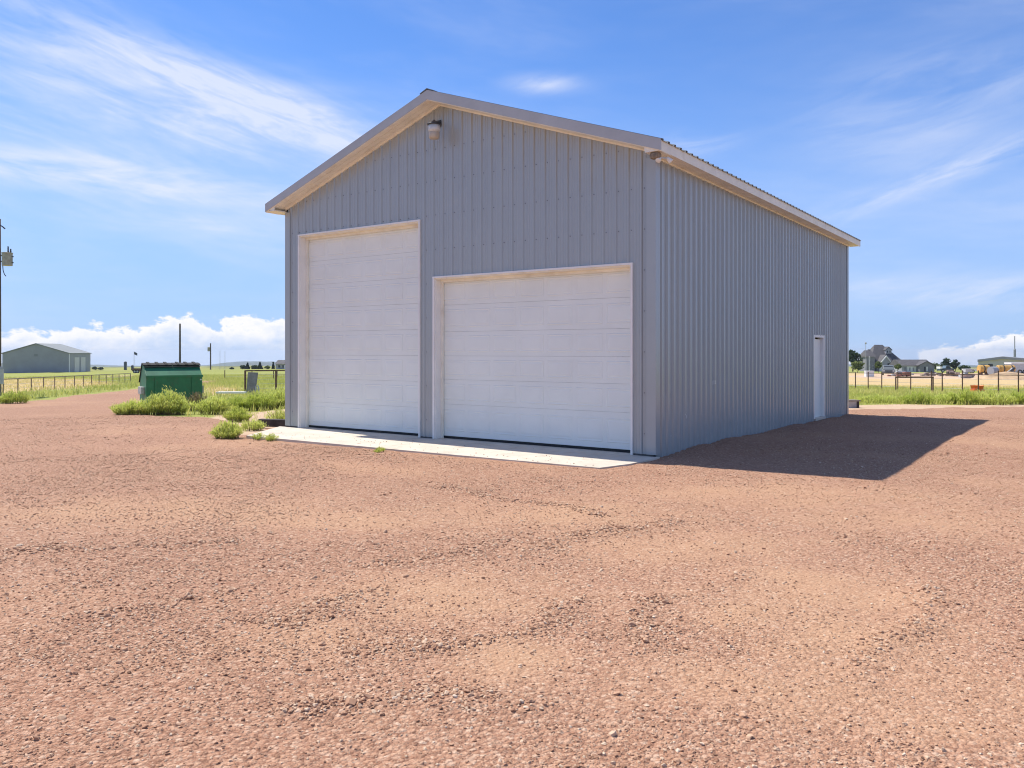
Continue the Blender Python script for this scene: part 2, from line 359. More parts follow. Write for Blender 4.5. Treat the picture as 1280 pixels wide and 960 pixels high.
# gravel sheet material -------------------------------------------------
def gravel_material():
    m = bpy.data.materials.new('pink gravel'); m.use_nodes = True; m.node_tree.nodes.clear(); t = NT(m.node_tree)
    pos = t.n('ShaderNodeNewGeometry').outputs['Position']
    sandv = t.n('ShaderNodeAttribute', attribute_name='sand').outputs['Fac']
    v1 = t.n('ShaderNodeTexVoronoi', {'Vector': pos, 'Scale': 42.0, 'Randomness': 1.0}, voronoi_dimensions='3D')
    v2 = t.n('ShaderNodeTexVoronoi', {'Vector': pos, 'Scale': 105.0}, voronoi_dimensions='3D')
    pal = [(0, (0.174, 0.087, 0.054)), (.16, (0.322, 0.166, 0.103)), (.45, (0.409, 0.226, 0.144)), (.72, (0.487, 0.286, 0.186)), (.9, (0.557, 0.365, 0.253)), (1, (0.626, 0.473, 0.356))]
    r1 = t.n('ShaderNodeSeparateColor', {0: v1.outputs['Color']}).outputs[0]; r2 = t.n('ShaderNodeSeparateColor', {0: v2.outputs['Color']}).outputs[1]
    c1 = t.ramp(r1, pal); c2 = t.ramp(r2, pal)
    stone = t.mix(.45, c1, c2)
    gap = t.ss(v1.outputs['Distance'], .45, .75)
    stone = t.mix(t.m('MULTIPLY', gap, .35), stone, (0.261, 0.137, 0.091))
    sandc = t.mix(t.noise(pos, 30, 4, .7), (.425, .250, .138), (.575, .372, .228))
    sandc = t.mix(.25, sandc, c2)
    sf = t.m('ADD', t.m('MULTIPLY', sandv, .85), t.m('MULTIPLY', t.m('SUBTRACT', t.noise(pos, 2.2, 5, .65), .5), .9), clamp=True)
    c = t.mix(t.m('MULTIPLY', t.ss(sf, .1, 1.0), .68), stone, sandc)
    tint = t.noise(pos, .22, 4, .6)
    c = t.mix(t.m('MULTIPLY', t.ss(tint, .35, .7), .30), c, t.mix(1.0, c, (.96, .89, .88), 'MULTIPLY'))
    hgt = t.m('SUBTRACT', t.m('MULTIPLY', t.noise(pos, 14, 4, .65), .012), t.m('ADD', t.m('MULTIPLY', v1.outputs['Distance'], .015), t.m('MULTIPLY', v2.outputs['Distance'], .006)))
    bn = t.n('ShaderNodeBump', {'Strength': t.m('SUBTRACT', .95, t.m('MULTIPLY', sandv, .45)), 'Distance': 1.0, 'Height': hgt})
    b = t.n('ShaderNodeBsdfPrincipled', {'Base Color': c, 'Roughness': .95, 'Specular IOR Level': .15, 'Normal': bn.outputs[0]})
    t.t.links.new(b.outputs[0], t.n('ShaderNodeOutputMaterial').inputs[0]); return m
def stone_material():
    m = bpy.data.materials.new('gravel stone'); m.use_nodes = True; m.node_tree.nodes.clear(); t = NT(m.node_tree)
    a = t.n('ShaderNodeAttribute', attribute_name='tone', attribute_type='INSTANCER').outputs['Fac']
    oc = t.n('ShaderNodeTexCoord').outputs['Object']
    pal = [(0, (.17, .095, .06)), (.06, (.29, .155, .095)), (.3, (.42, .24, .152)), (.6, (.52, .325, .21)), (.82, (.62, .455, .315)), (1, (.72, .585, .45))]
    c = t.ramp(a, pal); n = t.noise(oc, 2.2, 4, .7)
    c = t.mix(t.m('MULTIPLY', t.ss(n, .35, .7), .35), c, (0.400, 0.241, 0.150))
    b = t.n('ShaderNodeBsdfPrincipled', {'Base Color': c, 'Roughness': .9, 'Specular IOR Level': .2})
    t.t.links.new(b.outputs[0], t.n('ShaderNodeOutputMaterial').inputs[0]); return m
def field_material():
    m = bpy.data.materials.new('field'); m.use_nodes = True; m.node_tree.nodes.clear(); t = NT(m.node_tree)
    pos = t.n('ShaderNodeNewGeometry').outputs['Position']
    at = lambda k: t.n('ShaderNodeAttribute', attribute_name=k).outputs['Fac']
    n1 = t.noise(pos, .18, 5, .65); n2 = t.noise(pos, 2.5, 5, .7); n3 = t.noise(pos, .015, 4, .6)
    green = t.mix(n2, (.20, .235, .05), (.40, .40, .12))
    dry = t.mix(n2, (.46, .33, .155), (.64, .48, .26))
    dirt = t.mix(n2, (.46, .315, .20), (.64, .48, .345))
    c = t.mix(t.ss(t.m('ADD', at('dry'), t.m('MULTIPLY', t.m('SUBTRACT', n1, .5), .9)), .3, .7), green, dry)
    c = t.mix(t.m('MULTIPLY', t.ss(n3, .42, .62), at('far')), c, (.15, .155, .065))
    c = t.mix(t.ss(t.m('ADD', at('dirt'), t.m('MULTIPLY', t.m('SUBTRACT', t.noise(pos, .9, 5, .7), .5), .8)), .3, .65), c, dirt)
    bn = t.n('ShaderNodeBump', {'Strength': .8, 'Distance': .05, 'Height': t.noise(pos, 8, 5, .7)})
    b = t.n('ShaderNodeBsdfPrincipled', {'Base Color': c, 'Roughness': .95, 'Specular IOR Level': .1, 'Normal': bn.outputs[0]})
    t.t.links.new(b.outputs[0], t.n('ShaderNodeOutputMaterial').inputs[0]); return m
# masks of the field, all in ground coordinates
DIRTS = [[g2(1040, 517), g2(1040, 506.5), g2(1120, 506), g2(1200, 505.5), g2(1300, 504), g2(1500, 507), g2(1500, 516), g2(1300, 512)],
         [g2(255, 524), g2(275, 516), g2(320, 514), g2(352, 511), g2(420, 507), (-9, 6), (-9, -.5), g2(310, 545), g2(285, 540)],
         [g2(100, 472), g2(165, 468.5), g2(176, 469.5), g2(120, 472.5)], [g2(1055, 470), g2(1120, 466), g2(1300, 467), g2(1500, 470), g2(1300, 476), g2(1180, 473), g2(1100, 474)]]
DRYS = [[g2(-80, 494), g2(20, 491), g2(90, 486), g2(150, 480), g2(110, 474), g2(-80, 474)],
        [g2(1040, 483), g2(1140, 487), g2(1240, 489), g2(1500, 490), g2(1500, 466), g2(1040, 466)], [g2(255, 494), g2(300, 492), g2(300, 486), g2(256, 482)]]
def field_masks(x, y):
    di = np.zeros(np.shape(x)); dr = np.zeros(np.shape(x)); r = np.hypot(x-5, y+12)
    for p in DIRTS: di = np.maximum(di, np.clip(poly_sd(x, y, p)/(.03*r+.2)+.45, 0, 1))
    for p in DRYS: dr = np.maximum(dr, np.clip(poly_sd(x, y, p)/(.04*r+.3)+.45, 0, 1))
    return di, np.maximum(dr, .22+.12*np.clip((r-120)/300, 0, 1)), np.clip((r-150)/500, 0, 1)

x, y, f, na = polar(.7, 130, .0145, .36, 4.0, 46)
x = np.append(x, CAM[0]); y = np.append(y, CAM[1]); cen = len(x)-1
f = f[(lot_sd(x, y)[f] > -2.6).any(1)]
npmesh('gravel_lot', np.stack([x, y, lot_z(x, y)], 1), f, gravel_material(), smooth=True, attrs={'sand': sandy(x, y)})['kind'] = 'structure'
x, y, f, na = polar(.9, 6000, .03, .6, 5.0, 46)
di, dr, fa = field_masks(x, y)
npmesh('ground', np.stack([x, y, fld_z(x, y)], 1), f, field_material(), smooth=True, attrs={'dirt': di, 'dry': dr, 'far': fa})['kind'] = 'structure'
# far low hills
HILLM = pmat('far wooded hills', (.055, .085, .050), .95, .18, .004)
az_ = np.radians(np.arange(-60, 60.01, .12)); V = []; 
for k, (rr, zz) in enumerate([(3600, -90), (3900, -66), (4300, -58), (4900, -90)]):
    n_ = fbm(az_*16+40, az_*0+k*.8, 51, 5)
    zz_ = zz+(n_-.45)*(34 if 0 < k < 3 else 0)
    V.append(np.stack([CAM[0]-np.sin(YAW+az_)*rr, CAM[1]+np.cos(YAW+az_)*rr, zz_], 1))
na = len(az_); V = np.concatenate(V); i, j = np.meshgrid(np.arange(3), np.arange(na-1), indexing='ij')
npmesh('hills', V, np.stack([i*na+j, (i+1)*na+j, (i+1)*na+j+1, i*na+j+1], -1).reshape(-1, 4)[:, ::-1], HILLM, smooth=True)['kind'] = 'structure'

# ------------------------------------------------------------------ loose gravel stones
def stones():
    pts = []; half = R(44)
    def ring(r0, r1, per_m2, smin, smax):
        n = int(half*(r1*r1-r0*r0)*per_m2); r = np.sqrt(rng.uniform(r0*r0, r1*r1, n)); a = rng.uniform(-half, half, n)
        x = CAM[0]-np.sin(YAW+a)*r; y = CAM[1]+np.cos(YAW+a)*r
        cover = np.clip(.42+1.25*(fbm(x*.6, y*.6, 3, 4)-.45)*2.0-.55*sandy(x, y)+.7*rows(x, y), .22, 1)
        ok = (rng.random(n) < cover) & (lot_sd(x, y) > .05) & ~((x < .06) & (x > -8.95) & (y > -1.72) & (y < 13.2))
        x, y = x[ok], y[ok]; n = len(x)
        s = smin+(smax-smin)*rng.random(n)**2.2
        s *= .8+.45*np.clip(rows(x, y), 0, 1)
        pts.append(np.stack([x, y, s], 1))
    ring(2.0, 5.5, 2900, .009, .027); ring(5.5, 9, 1250, .011, .028); ring(9, 15, 800, .011, .028); ring(15, 26, 200, .015, .032)
    ring(2.0, 9, 12, .034, .052); ring(9, 24, 3, .035, .06)
    p = np.concatenate(pts); k = 150                                        # and a few kicked on to the apron
    p = np.concatenate([p, np.stack([rng.uniform(-8.2, -.2, k), -.1-1.5*rng.random(k)**.45, rng.uniform(.008, .022, k)], 1)]); n = len(p)
    z = lot_z(p[:, 0], p[:, 1])+p[:, 2]*.10; z[-k:] = p[-k:, 2]*.2
    me = bpy.data.meshes.new('loose_gravel'); me.vertices.add(n)
    me.vertices.foreach_set('co', np.stack([p[:, 0], p[:, 1], z], 1).astype(np.float32).ravel())
    def att(nm, ty, arr, key='value'):
        a = me.attributes.new(nm, ty, 'POINT'); a.data.foreach_set(key, arr.ravel())
    sc = p[:, 2:3]*np.stack([rng.uniform(.75, 1.35, n), rng.uniform(.7, 1.1, n), rng.uniform(.38, .75, n)], 1)*.5
    rot = np.stack([rng.normal(0, .32, n), rng.normal(0, .32, n), rng.uniform(0, 6.28, n)], 1)
    att('scl', 'FLOAT_VECTOR', sc.astype(np.float32), 'vector'); att('rot', 'FLOAT_VECTOR', rot.astype(np.float32), 'vector')
    att('tone', 'FLOAT', np.clip(rng.beta(1.7, 1.7, n), 0, 1).astype(np.float32)); att('pick', 'INT', rng.integers(0, 6, n).astype(np.int32))
    o = bpy.data.objects.new('loose_gravel', me); C.objects.link(o); o['kind'] = 'stuff'; o['label'] = 'loose pinkish brown crushed gravel stones over the yard'
    sm = stone_material(); me.materials.append(sm)
    g = bpy.data.node_groups.new('gravel stones', 'GeometryNodeTree'); t = NT(g)
    g.interface.new_socket('Geometry', in_out='INPUT', socket_type='NodeSocketGeometry'); g.interface.new_socket('Geometry', in_out='OUTPUT', socket_type='NodeSocketGeometry')
    gi = t.n('NodeGroupInput'); go = t.n('NodeGroupOutput'); join = t.n('GeometryNodeJoinGeometry')
    for k in range(6):
        ico = t.n('GeometryNodeMeshIcoSphere', {'Radius': 1.0, 'Subdivisions': 1 if k < 4 else 2})
        pos = t.n('GeometryNodeInputPosition').outputs[0]
        nz = t.n('ShaderNodeTexNoise', {'Vector': t.n('ShaderNodeVectorMath', {0: pos, 1: (k*7.3, k*3.1, k*1.7)}, operation='ADD').outputs[0], 'Scale': .75, 'Detail': 2.0})
        off = t.n('ShaderNodeVectorMath', {0: nz.outputs['Color'], 1: (.5, .5, .5)}, operation='SUBTRACT').outputs[0]
        off = t.n('ShaderNodeVectorMath', {0: off, 'Scale': 2.1}, operation='SCALE').outputs[0]
        sp = t.n('GeometryNodeSetPosition', {'Geometry': ico.outputs[0], 'Offset': off})
        gti = t.n('GeometryNodeGeometryToInstance', {0: sp.outputs[0]})
        g.links.new(gti.outputs[0], join.inputs[0])
    na_ = lambda nm, ty: t.n('GeometryNodeInputNamedAttribute', {'Name': nm}, data_type=ty).outputs[0]
    e2r = t.n('FunctionNodeEulerToRotation', {0: na_('rot', 'FLOAT_VECTOR')}).outputs[0]
    iop = t.n('GeometryNodeInstanceOnPoints', {'Points': gi.outputs[0], 'Instance': join.outputs[0], 'Pick Instance': True, 'Instance Index': na_('pick', 'INT'),
              'Rotation': e2r, 'Scale': na_('scl', 'FLOAT_VECTOR')})
    mt = t.n('GeometryNodeSetMaterial', {'Geometry': iop.outputs[0], 'Material': sm})
    g.links.new(mt.outputs[0], go.inputs[0])
    md = o.modifiers.new('stones', 'NODES'); md.node_group = g
    return n
NSTONE = stones()

# ------------------------------------------------------------------ the workshop
WD, LN = 8.811, 12.873; XC = -WD/2; SLP = .345
ROOF0 = 6.505; SOF0 = 6.33; OX, OY = .28, .36
zroof = lambda x: ROOF0-SLP*abs(x-XC); zsof = lambda x: SOF0-SLP*abs(x-XC)
DA, DB, DC, DD = -8.395, -4.927, -4.540, -.401; ZT, ZS = 4.165, 3.045      # openings: tall door, wide door
ws = thing('metal_workshop', 'large blue grey ribbed metal workshop with two white garage doors', 'building', (0, 0, 0))
PITCH = .2286
PROF = [(-.040, 0), (-.021, .033), (.021, .033), (.040, 0), (.078, 0), (.084, .005), (.094, .005), (.10, 0), (.128, 0), (.134, .005), (.144, .005), (.15, 0)]
PROF_F = [(-.029, 0), (-.013, .023), (.013, .023), (.029, 0)]+PROF[4:]
def profile(u0, u1, extra=(), prof=None):
    pts = []; k0 = int(math.floor(u0/PITCH))-1; k1 = int(math.ceil(u1/PITCH))+1
    for k in range(k0, k1+1): pts += [(k*PITCH+a, o) for a, o in (prof or PROF)]
    us = np.array([p[0] for p in pts]); os = np.array([p[1] for p in pts])
    us2 = sorted(set([u0, u1]+[u for u in us if u0 < u < u1]+[e for e in extra if u0 < e < u1]))
    return [(u, float(np.interp(u, us, os))) for u in us2]
def siding(u0, u1, place, zb, zt, extra=(), lap=0.0, prof=None):
    """one ribbed sheet; place(u, out, z) puts a point on the wall"""
    mb = MB(); pr = profile(u0, u1, extra, prof)
    for (ua, oa), (ub, ob) in zip(pr[:-1], pr[1:]):
        um = (ua+ub)/2; z0 = zb(um)
        if z0 is None: continue
        if ub-ua < 1e-5: continue
        mb.quad(place(ua, oa+lap, z0), place(ub, ob+lap, z0), place(ub, ob+lap, zt(ub)), place(ua, oa+lap, zt(ua)))
    return mb
ZB = .028
def front_zb(x):
    if DA < x < DB: return ZT+.001
    if DC < x < DD: return ZS+.001
    return ZB
u = -WD+.02; k = 0
while u < -.02:
    e = min(u+.9144, -.02)
    siding(u, e, lambda a, o, z: (a, -o, z), front_zb, lambda a: zsof(a)-.002, (DA, DB, DC, DD, XC), .001*(k % 2), PROF_F).build('siding_panel', SIDING, ws); u = e; k += 1
SD0, SD1, SDZ = 9.26, 10.20, 2.02
u = .02; k = 0
while u < LN-.02:
    e = min(u+.9144, LN-.02)
    siding(u, e, lambda a, o, z: (o, a, z), lambda a: (SDZ+.05 if SD0-.04 < a < SD1+.04 else -.26), lambda a: 4.713, (SD0-.04, SD1+.04), .001*(k % 2)).build('siding_panel', SIDING, ws); u = e; k += 1
u = .02
while u < LN-.02:                                                          # far long wall and back wall
    e = min(u+.9144, LN-.02); siding(u, e, lambda a, o, z: (-WD-o, LN-a, z), lambda a: ZB-.1, lambda a: 4.713).build('siding_panel', SIDING, ws); u = e
u = -WD+.02
while u < -.02:
    e = min(u+.9144, -.02); siding(u, e, lambda a, o, z: (-WD-a, LN+o, z), lambda a: ZB-.1, lambda a: zsof(a)-.002, (XC,)).build('siding_panel', SIDING, ws); u = e
for s in (1, -1):                                                          # moulding that closes the ribs off under the soffit
    MB().prism([(XC, SOF0-.006), (XC+s*(WD/2+.03), SOF0-.006-SLP*(WD/2+.03)), (XC+s*(WD/2+.03), SOF0-.034-SLP*(WD/2+.03)), (XC, SOF0-.034)][::-s], 'y', -.036, -.003).build('soffit_moulding', CREAM, ws)
MB().box(.004, .037, -.03, LN+.03, 4.69, 4.7145).build('soffit_moulding', CREAM, ws)
# screws in rows on the sheets
sc = MB()
for zr in (.35, 1.0, 1.65, 2.3, 2.95, 3.6, 4.25, 4.9, 5.5):
    for k in range(0, 39):
        x = math.floor((-WD+.02+k*PITCH+.06)/PITCH)*PITCH+.055
        if x > -.16 or x < -WD+.16 or zr > zsof(x)-.1: continue
        if DA-.05 < x < DB+.05 and zr < ZT+.05: continue
        if DC-.05 < x < DD+.05 and zr < ZS+.05: continue
        xs = x
        sc.box(xs-.007, xs+.007, -.009, .001, zr-.007, zr+.007)
for zr in (.4, 1.3, 2.2, 3.1, 4.0):
    for k in range(0, 56):
        yy = k*PITCH+.055
        if yy < LN-.05 and not (SD0-.1 < yy < SD1+.1 and zr < 2.1): sc.box(-.001, .009, yy-.007, yy+.007, zr-.007, zr+.007)
tag(sc.build('screw', SCREW, ws), kind='stuff')
# foundation
MB().box(-WD+.03, -.14, .26, LN-.03, -.5, ZB-.004).build('foundation', FOUND, ws)
for a, b in ((-WD+.012, DA-.004), (DB+.004, DC-.004), (DD+.004, -.012)): MB().box(a, b, .006, .255, -.45, ZB+.03).build('footing', FOUND, ws)

# corner trims
def corner(x, y, sx, sy, z1, z0=ZB+.002):
    mb = MB(); t = .036; a = .125
    mb.prism([(x+sx*t, y+sy*t), (x-sx*a, y+sy*t), (x-sx*a, y+sy*(t-.004)), (x+sx*(t-.004), y+sy*(t-.004)), (x+sx*(t-.004), y-sy*a), (x+sx*t, y-sy*a)][::(1 if sx*sy > 0 else -1)], 'z', z0, z1)
    return mb.build('corner_trim', SIDING, ws)
corner(0, 0, 1, -1, 4.712); corner(-WD, 0, -1, -1, 4.712); corner(0, LN, 1, 1, 4.712, -.2); corner(-WD, LN, -1, 1, 4.712, -.3)
# roof
for s in (1, -1):
    pts = [(XC, ROOF0-.03), (XC+s*(WD/2+OX-.02), ROOF0-.03-SLP*(WD/2+OX-.02)), (XC+s*(WD/2+OX-.02), ROOF0-.07-SLP*(WD/2+OX-.02)), (XC, ROOF0-.07)]
    MB().prism(pts[::-s], 'y', -OY+.02, LN+OY-.02).build('roof_deck', ROOF, ws)
rl = math.hypot(WD/2+OX+.02, SLP*(WD/2+OX+.02)); ta = math.atan(SLP)
pr = profile(0, .9144); mb = MB()
for (ua, oa), (ub, ob) in zip(pr[:-1], pr[1:]):
    mb.quad((.05, ua, oa*.9), (rl, ua, oa*.9), (rl, ub, ob*.9), (.05, ub, ob*.9))
rpm = mb.mesh('roof_panel', ROOF)
yy = -OY; 
while yy < LN+OY-.1:
    for s in (1, -1):
        o = bpy.data.objects.new('roof_panel', rpm); C.objects.link(o); o.parent = ws
        o.location = (XC, yy if s == 1 else yy+.9144, ROOF0-.024); o.rotation_euler = (0, ta, 0 if s == 1 else math.pi)
        if yy+.9144 > LN+OY: o.scale.y = (LN+OY-yy)/.9144; o.location.y = yy if s == 1 else LN+OY
        if s == -1: o.rotation_euler = (0, ta, math.pi)
    yy += .9144
MB().prism([(XC-.17, ROOF0+.02-SLP*.17), (XC, ROOF0+.03), (XC+.17, ROOF0+.02-SLP*.17), (XC+.17, ROOF0+.005-SLP*.17), (XC, ROOF0+.012), (XC-.17, ROOF0+.005-SLP*.17)], 'y', -OY-.03, LN+OY+.03).build('ridge_cap', ROOF, ws)
for s in (1, -1):                                                          # rakes, front and back
    xe = XC+s*(WD/2+OX); de = WD/2+OX
    for ya, yb in ((-OY-.02, -OY), (LN+OY, LN+OY+.02)):
        MB().prism([(XC, SOF0), (xe, SOF0-SLP*de), (xe, ROOF0-SLP*de), (XC, ROOF0)][::s], 'y', ya, yb).build('rake_fascia', TRIMG, ws)
    for ya, yb, nm in ((-OY-.012, .006, 'rake_soffit'), (LN-.006, LN+OY+.012, 'rake_soffit')):
        mb = MB(); cuts = np.linspace(ya, yb, 4)
        for a, b in zip(cuts[:-1], cuts[1:]):                              # three boards with little grooves between
            mb.prism([(XC, SOF0-.012), (xe-s*.004, SOF0-.012-SLP*(de-.004)), (xe-s*.004, SOF0+.006-SLP*(de-.004)), (XC, SOF0+.006)][::s], 'y', a+.004, b-.004)
        mb.prism([(XC, SOF0+.001), (xe-s*.006, SOF0+.001-SLP*(de-.006)), (xe-s*.006, SOF0+.01-SLP*(de-.006)), (XC, SOF0+.01)][::s], 'y', ya+.002, yb-.002)
        mb.build(nm, CREAM, ws)
    # eaves
    x0, x1 = (xe-.018, xe) if s == 1 else (xe, xe+.018)
    MB().box(x0, x1, -OY+.002, LN+OY-.002, 4.712, ROOF0-SLP*de-.022).build('eave_fascia', CREAM, ws)
    mb = MB(); xa = 0 if s == 1 else -WD; n = 3
    for i in range(n):
        a = xa+s*(.0+i*(OX-.02)/n+.003); b = xa+s*((i+1)*(OX-.02)/n-.003); mb.box(min(a, b), max(a, b), -OY+.004, LN+OY-.004, 4.716, 4.73)
    mb.box(min(xa, xa+s*(OX-.02)), max(xa, xa+s*(OX-.02)), -OY+.006, LN+OY-.006, 4.727, 4.742)
    mb.build('eave_soffit', CREAM, ws)
    MB().prism([(xa-s*.002, 4.742), (xe-s*.019, 4.742), (xe-s*.019, zsof(xe)+.02), (xa-s*.002, zsof(xa)-.01)][::s], 'y', -OY+.003, -OY+.02).build('eave_return', CREAM, ws)
# overhead doors
def garage(x0, x1, zt, cuts, ncol, depth=.205):
    d = MB()
    dr = bpy.data.objects.new('garage_door', None); C.objects.link(dr); dr.parent = ws; dr.location = ((x0+x1)/2, depth, 0)
    cx = (x0+x1)/2
    for za, zb in zip(cuts[:-1], cuts[1:]):
        mb = MB(); g = .0013; za += g; zb -= g
        X0, X1 = x0+.02-cx, x1-.02-cx; h = zb-za
        mb.box(X0, X1, .0, .045, za, zb); cw = (X1-X0)/ncol
        for k in range(ncol):                                              # stamped raised panels
            a = X0+k*cw+cw*.065; b = X0+(k+1)*cw-cw*.065; z0 = za+h*.17; z1 = zb-h*.17; t1, t2 = .014, .05
            def ring(i0, i1, y0, y1):
                A = (a+i0, y0, z0+i0), (b-i0, y0, z0+i0), (b-i0, y0, z1-i0), (a+i0, y0, z1-i0)
                B = (a+i1, y1, z0+i1), (b-i1, y1, z0+i1), (b-i1, y1, z1-i1), (a+i1, y1, z1-i1)
                for q in range(4): mb.quad(A[q], A[(q+1) % 4], B[(q+1) % 4], B[q])
                return B
            ring(0, .010, -.0008, -.006); B = ring(.010, .030, -.006, -.002); ring(.030, .060, -.002, -.0065)
            B = [(a+.06, -.0065, z0+.06), (b-.06, -.0065, z0+.06), (b-.06, -.0065, z1-.06), (a+.06, -.0065, z1-.06)]; mb.quad(*B)
        mb.build('door_section', DOORW, dr)
    MB().box(x0+.02-cx, x1-.02-cx, -.006, .04, ZB-.024, cuts[0]+.006).build('bottom_seal', RUBBER, dr)
    # casing: jambs, head, stops, and the thin white edge trims
    MB().box(x0-.002, x0+.018, -.004, depth+.05, .0, zt-.02).build('door_jamb', TRIMW, ws)
    MB().box(x1-.018, x1+.002, -.004, depth+.05, .0, zt-.02).build('door_jamb', TRIMW, ws)
    MB().box(x0-.002, x1+.002, -.003, depth+.05, zt-.019, zt+.002).build('door_head', CREAM, ws)
    MB().box(x0+.0185, x0+.062, depth-.055, depth-.010, .002, zt-.07).build('door_stop', CREAM, ws)
    MB().box(x1-.062, x1-.0185, depth-.055, depth-.010, .002, zt-.07).build('door_stop', CREAM, ws)
    MB().box(x0+.0185, x1-.0185, depth-.056, depth-.010, zt-.069, zt-.0195).build('door_stop', CREAM, ws)
    for xa, xb in ((x0-.032, x0+.004), (x1-.004, x1+.032)): MB().box(xa, xb, -.034, -.0045, .004, zt+.001).build('edge_trim', TRIMW, ws)
    MB().box(x0-.034, x1+.034, -.036, -.0035, zt+.0015, zt+.034).build('edge_trim', TRIMW, ws)
garage(DA, DB, ZT, [.042]+[.05+.5105*k for k in range(1, 9)], 6)
garage(DC, DD, ZS, [.042, .655, 1.125, 1.575, 2.035, 2.545, 3.03], 7)
# walk door on the long side
wd = bpy.data.objects.new('walk_door', None); C.objects.link(wd); wd.parent = ws; wd.location = (0, (SD0+SD1)/2, 0); yc = (SD0+SD1)/2
MB().box(-.105, -.06, SD0+.05-yc, SD1-.05-yc, -.03, SDZ-.04).build('door_slab', DOORW, wd)
fr = MB()
for ya, yb in ((SD0-.03, SD0+.05), (SD1-.05, SD1+.05)): fr.box(-.12, .028, ya-yc, yb-yc, -.03, SDZ+.0)
fr.box(-.12, .0295, SD0-.032-yc, SD1+.052-yc, SDZ+.001, SDZ+.06); fr.build('door_frame', TRIMW, wd)
MB().box(-.11, .07, SD0-.02-yc, SD1+.02-yc, -.085, -.031).build('threshold', CONC, wd)
kb = MB().tube([(-.06, SD0+.12-yc, 1.0), (-.03, SD0+.12-yc, 1.0), (-.022, SD0+.12-yc, 1.0), (.0, SD0+.12-yc, 1.0), (.006, SD0+.12-yc, 1.0)], [.014, .014, .03, .03, .015], 10); kb.build('door_knob', KNOB, wd)

# concrete apron in front of the doors
ap = MB(); top = [(-9.02, -.06), (-7.95, -1.70), (-4.4, -1.66), (-.10, -1.58), (.07, -.20), (.07, .0), (DD, .0)]
poly = [(-9.02, -.04), (-7.96, -1.70), (-5.5, -1.675), (-2.6, -1.63), (-.12, -1.57), (.05, -.95), (.09, -.30), (.09, .003), (DD-.021, .003), (DD-.021, .259), (DC+.021, .259), (DC+.021, .003), (DB-.021, .003), (DB-.021, .259), (DA+.021, .259), (DA+.021, .003)]
ap.prism(poly, 'z', -.25, .0); o = ap.build('concrete_apron', CONC, None); o['kind'] = 'structure'

# barn light under the gable
lt = thing('barn_light', 'yellowed dusk to dawn barn light under the gable peak', 'lamp', (-4.30, -.30, 5.60))
MB().tube([(-.11, .30, .36), (-.10, .12, .37), (-.02, .02, .34)], [.022, .02, .022], 8).build('bracket', DARKM, lt, True)
MB().box(-.155, -.065, .255, .279, .30, .42).build('mounting_plate', DARKM, lt)
MB().lathe([(.095, .245), (.125, .25), (.125, .275), (.07, .30), (.03, .33)], n=20).build('cap', DARKM, lt, True)
MB().lathe([(.10, .12), (.112, .16), (.112, .246)], n=20).build('housing', LAMPW, lt, True)
MB().lathe([(.085, 0), (.097, .02), (.103, .11), (.099, .121)], n=20).build('lens', LENS, lt, True)
# twin floodlight under the corner of the eave
fl = thing('corner_floodlight', 'twin white floodlight under the front right corner of the eave', 'lamp', (.165, -.12, 4.535))
MB().box(-.10, .06, -.22, -.09, .08, .177).build('mounting_box', NEST, fl, bevel=.03)
MB().tube([(-.02, -.15, .135), (.03, -.10, .10), (.10, -.02, .10)], .014, 8).build('arm', LAMPW, fl, True)
for (hx, hy, dx, dy) in ((.035, -.10, -.01, -.06), (.10, -.01, .06, .03)):
    a = np.array([hx, hy, .11]); d = np.array([dx, dy, -.062])
    MB().tube([a, a+d*.25, a+d*.6, a+d*1.0, a+d*1.04], [.018, .026, .034, .044, .038], 12).build('lamp_head', WHITE, fl, True)

# ------------------------------------------------------------------ plants
def blades(cx, cy, n, rad_fn, h0, h1, wd, lean, seg=2, seed=0):
    """n bent blades; returns verts, faces, tone"""
    r = np.random.default_rng(seed)
    ph = r.uniform(0, 6.283, n); L = r.uniform(h0, h1, n); ln = r.uniform(.1, lean, n)*L
    ww = wd*r.uniform(.6, 1.3, n); t = r.random(n)
    sx, sy = -np.sin(ph+r.normal(0, .5, n)), np.cos(ph+r.normal(0, .5, n))
    return ph, L, ln, ww, t, sx, sy
def grass(name, x, y, z, h0, h1, wd, lean, mat, tone=None, parent=None, seed=0):
    n = len(x); ph, L, ln, ww, t, sx, sy = blades(0, 0, n, None, h0, h1, wd, lean, seed=seed)
    dx, dy = np.cos(ph)*ln, np.sin(ph)*ln
    z = z-.02
    a = np.stack([x-sx*ww/2, y-sy*ww/2, z], 1); b = np.stack([x+sx*ww/2, y+sy*ww/2, z], 1)
    c = np.stack([x+dx*.4+sx*ww*.42, y+dy*.4+sy*ww*.42, z+L*.6], 1); d = np.stack([x+dx*.4-sx*ww*.42, y+dy*.4-sy*ww*.42, z+L*.6], 1)
    e = np.stack([x+dx+sx*ww*.1, y+dy+sy*ww*.1, z+L], 1); g_ = np.stack([x+dx-sx*ww*.1, y+dy-sy*ww*.1, z+L], 1)
    V = np.stack([a, b, c, d, e, g_], 1).reshape(-1, 3); k = np.arange(n)*6
    F = np.concatenate([np.stack([k, k+1, k+2, k+3], 1), np.stack([k+3, k+2, k+4, k+5], 1)])
    tt = t if tone is None else np.clip(tone+.35*(t-.5), 0, 1)
    return npmesh(name, V, F, mat, np.repeat(tt, 6), parent)
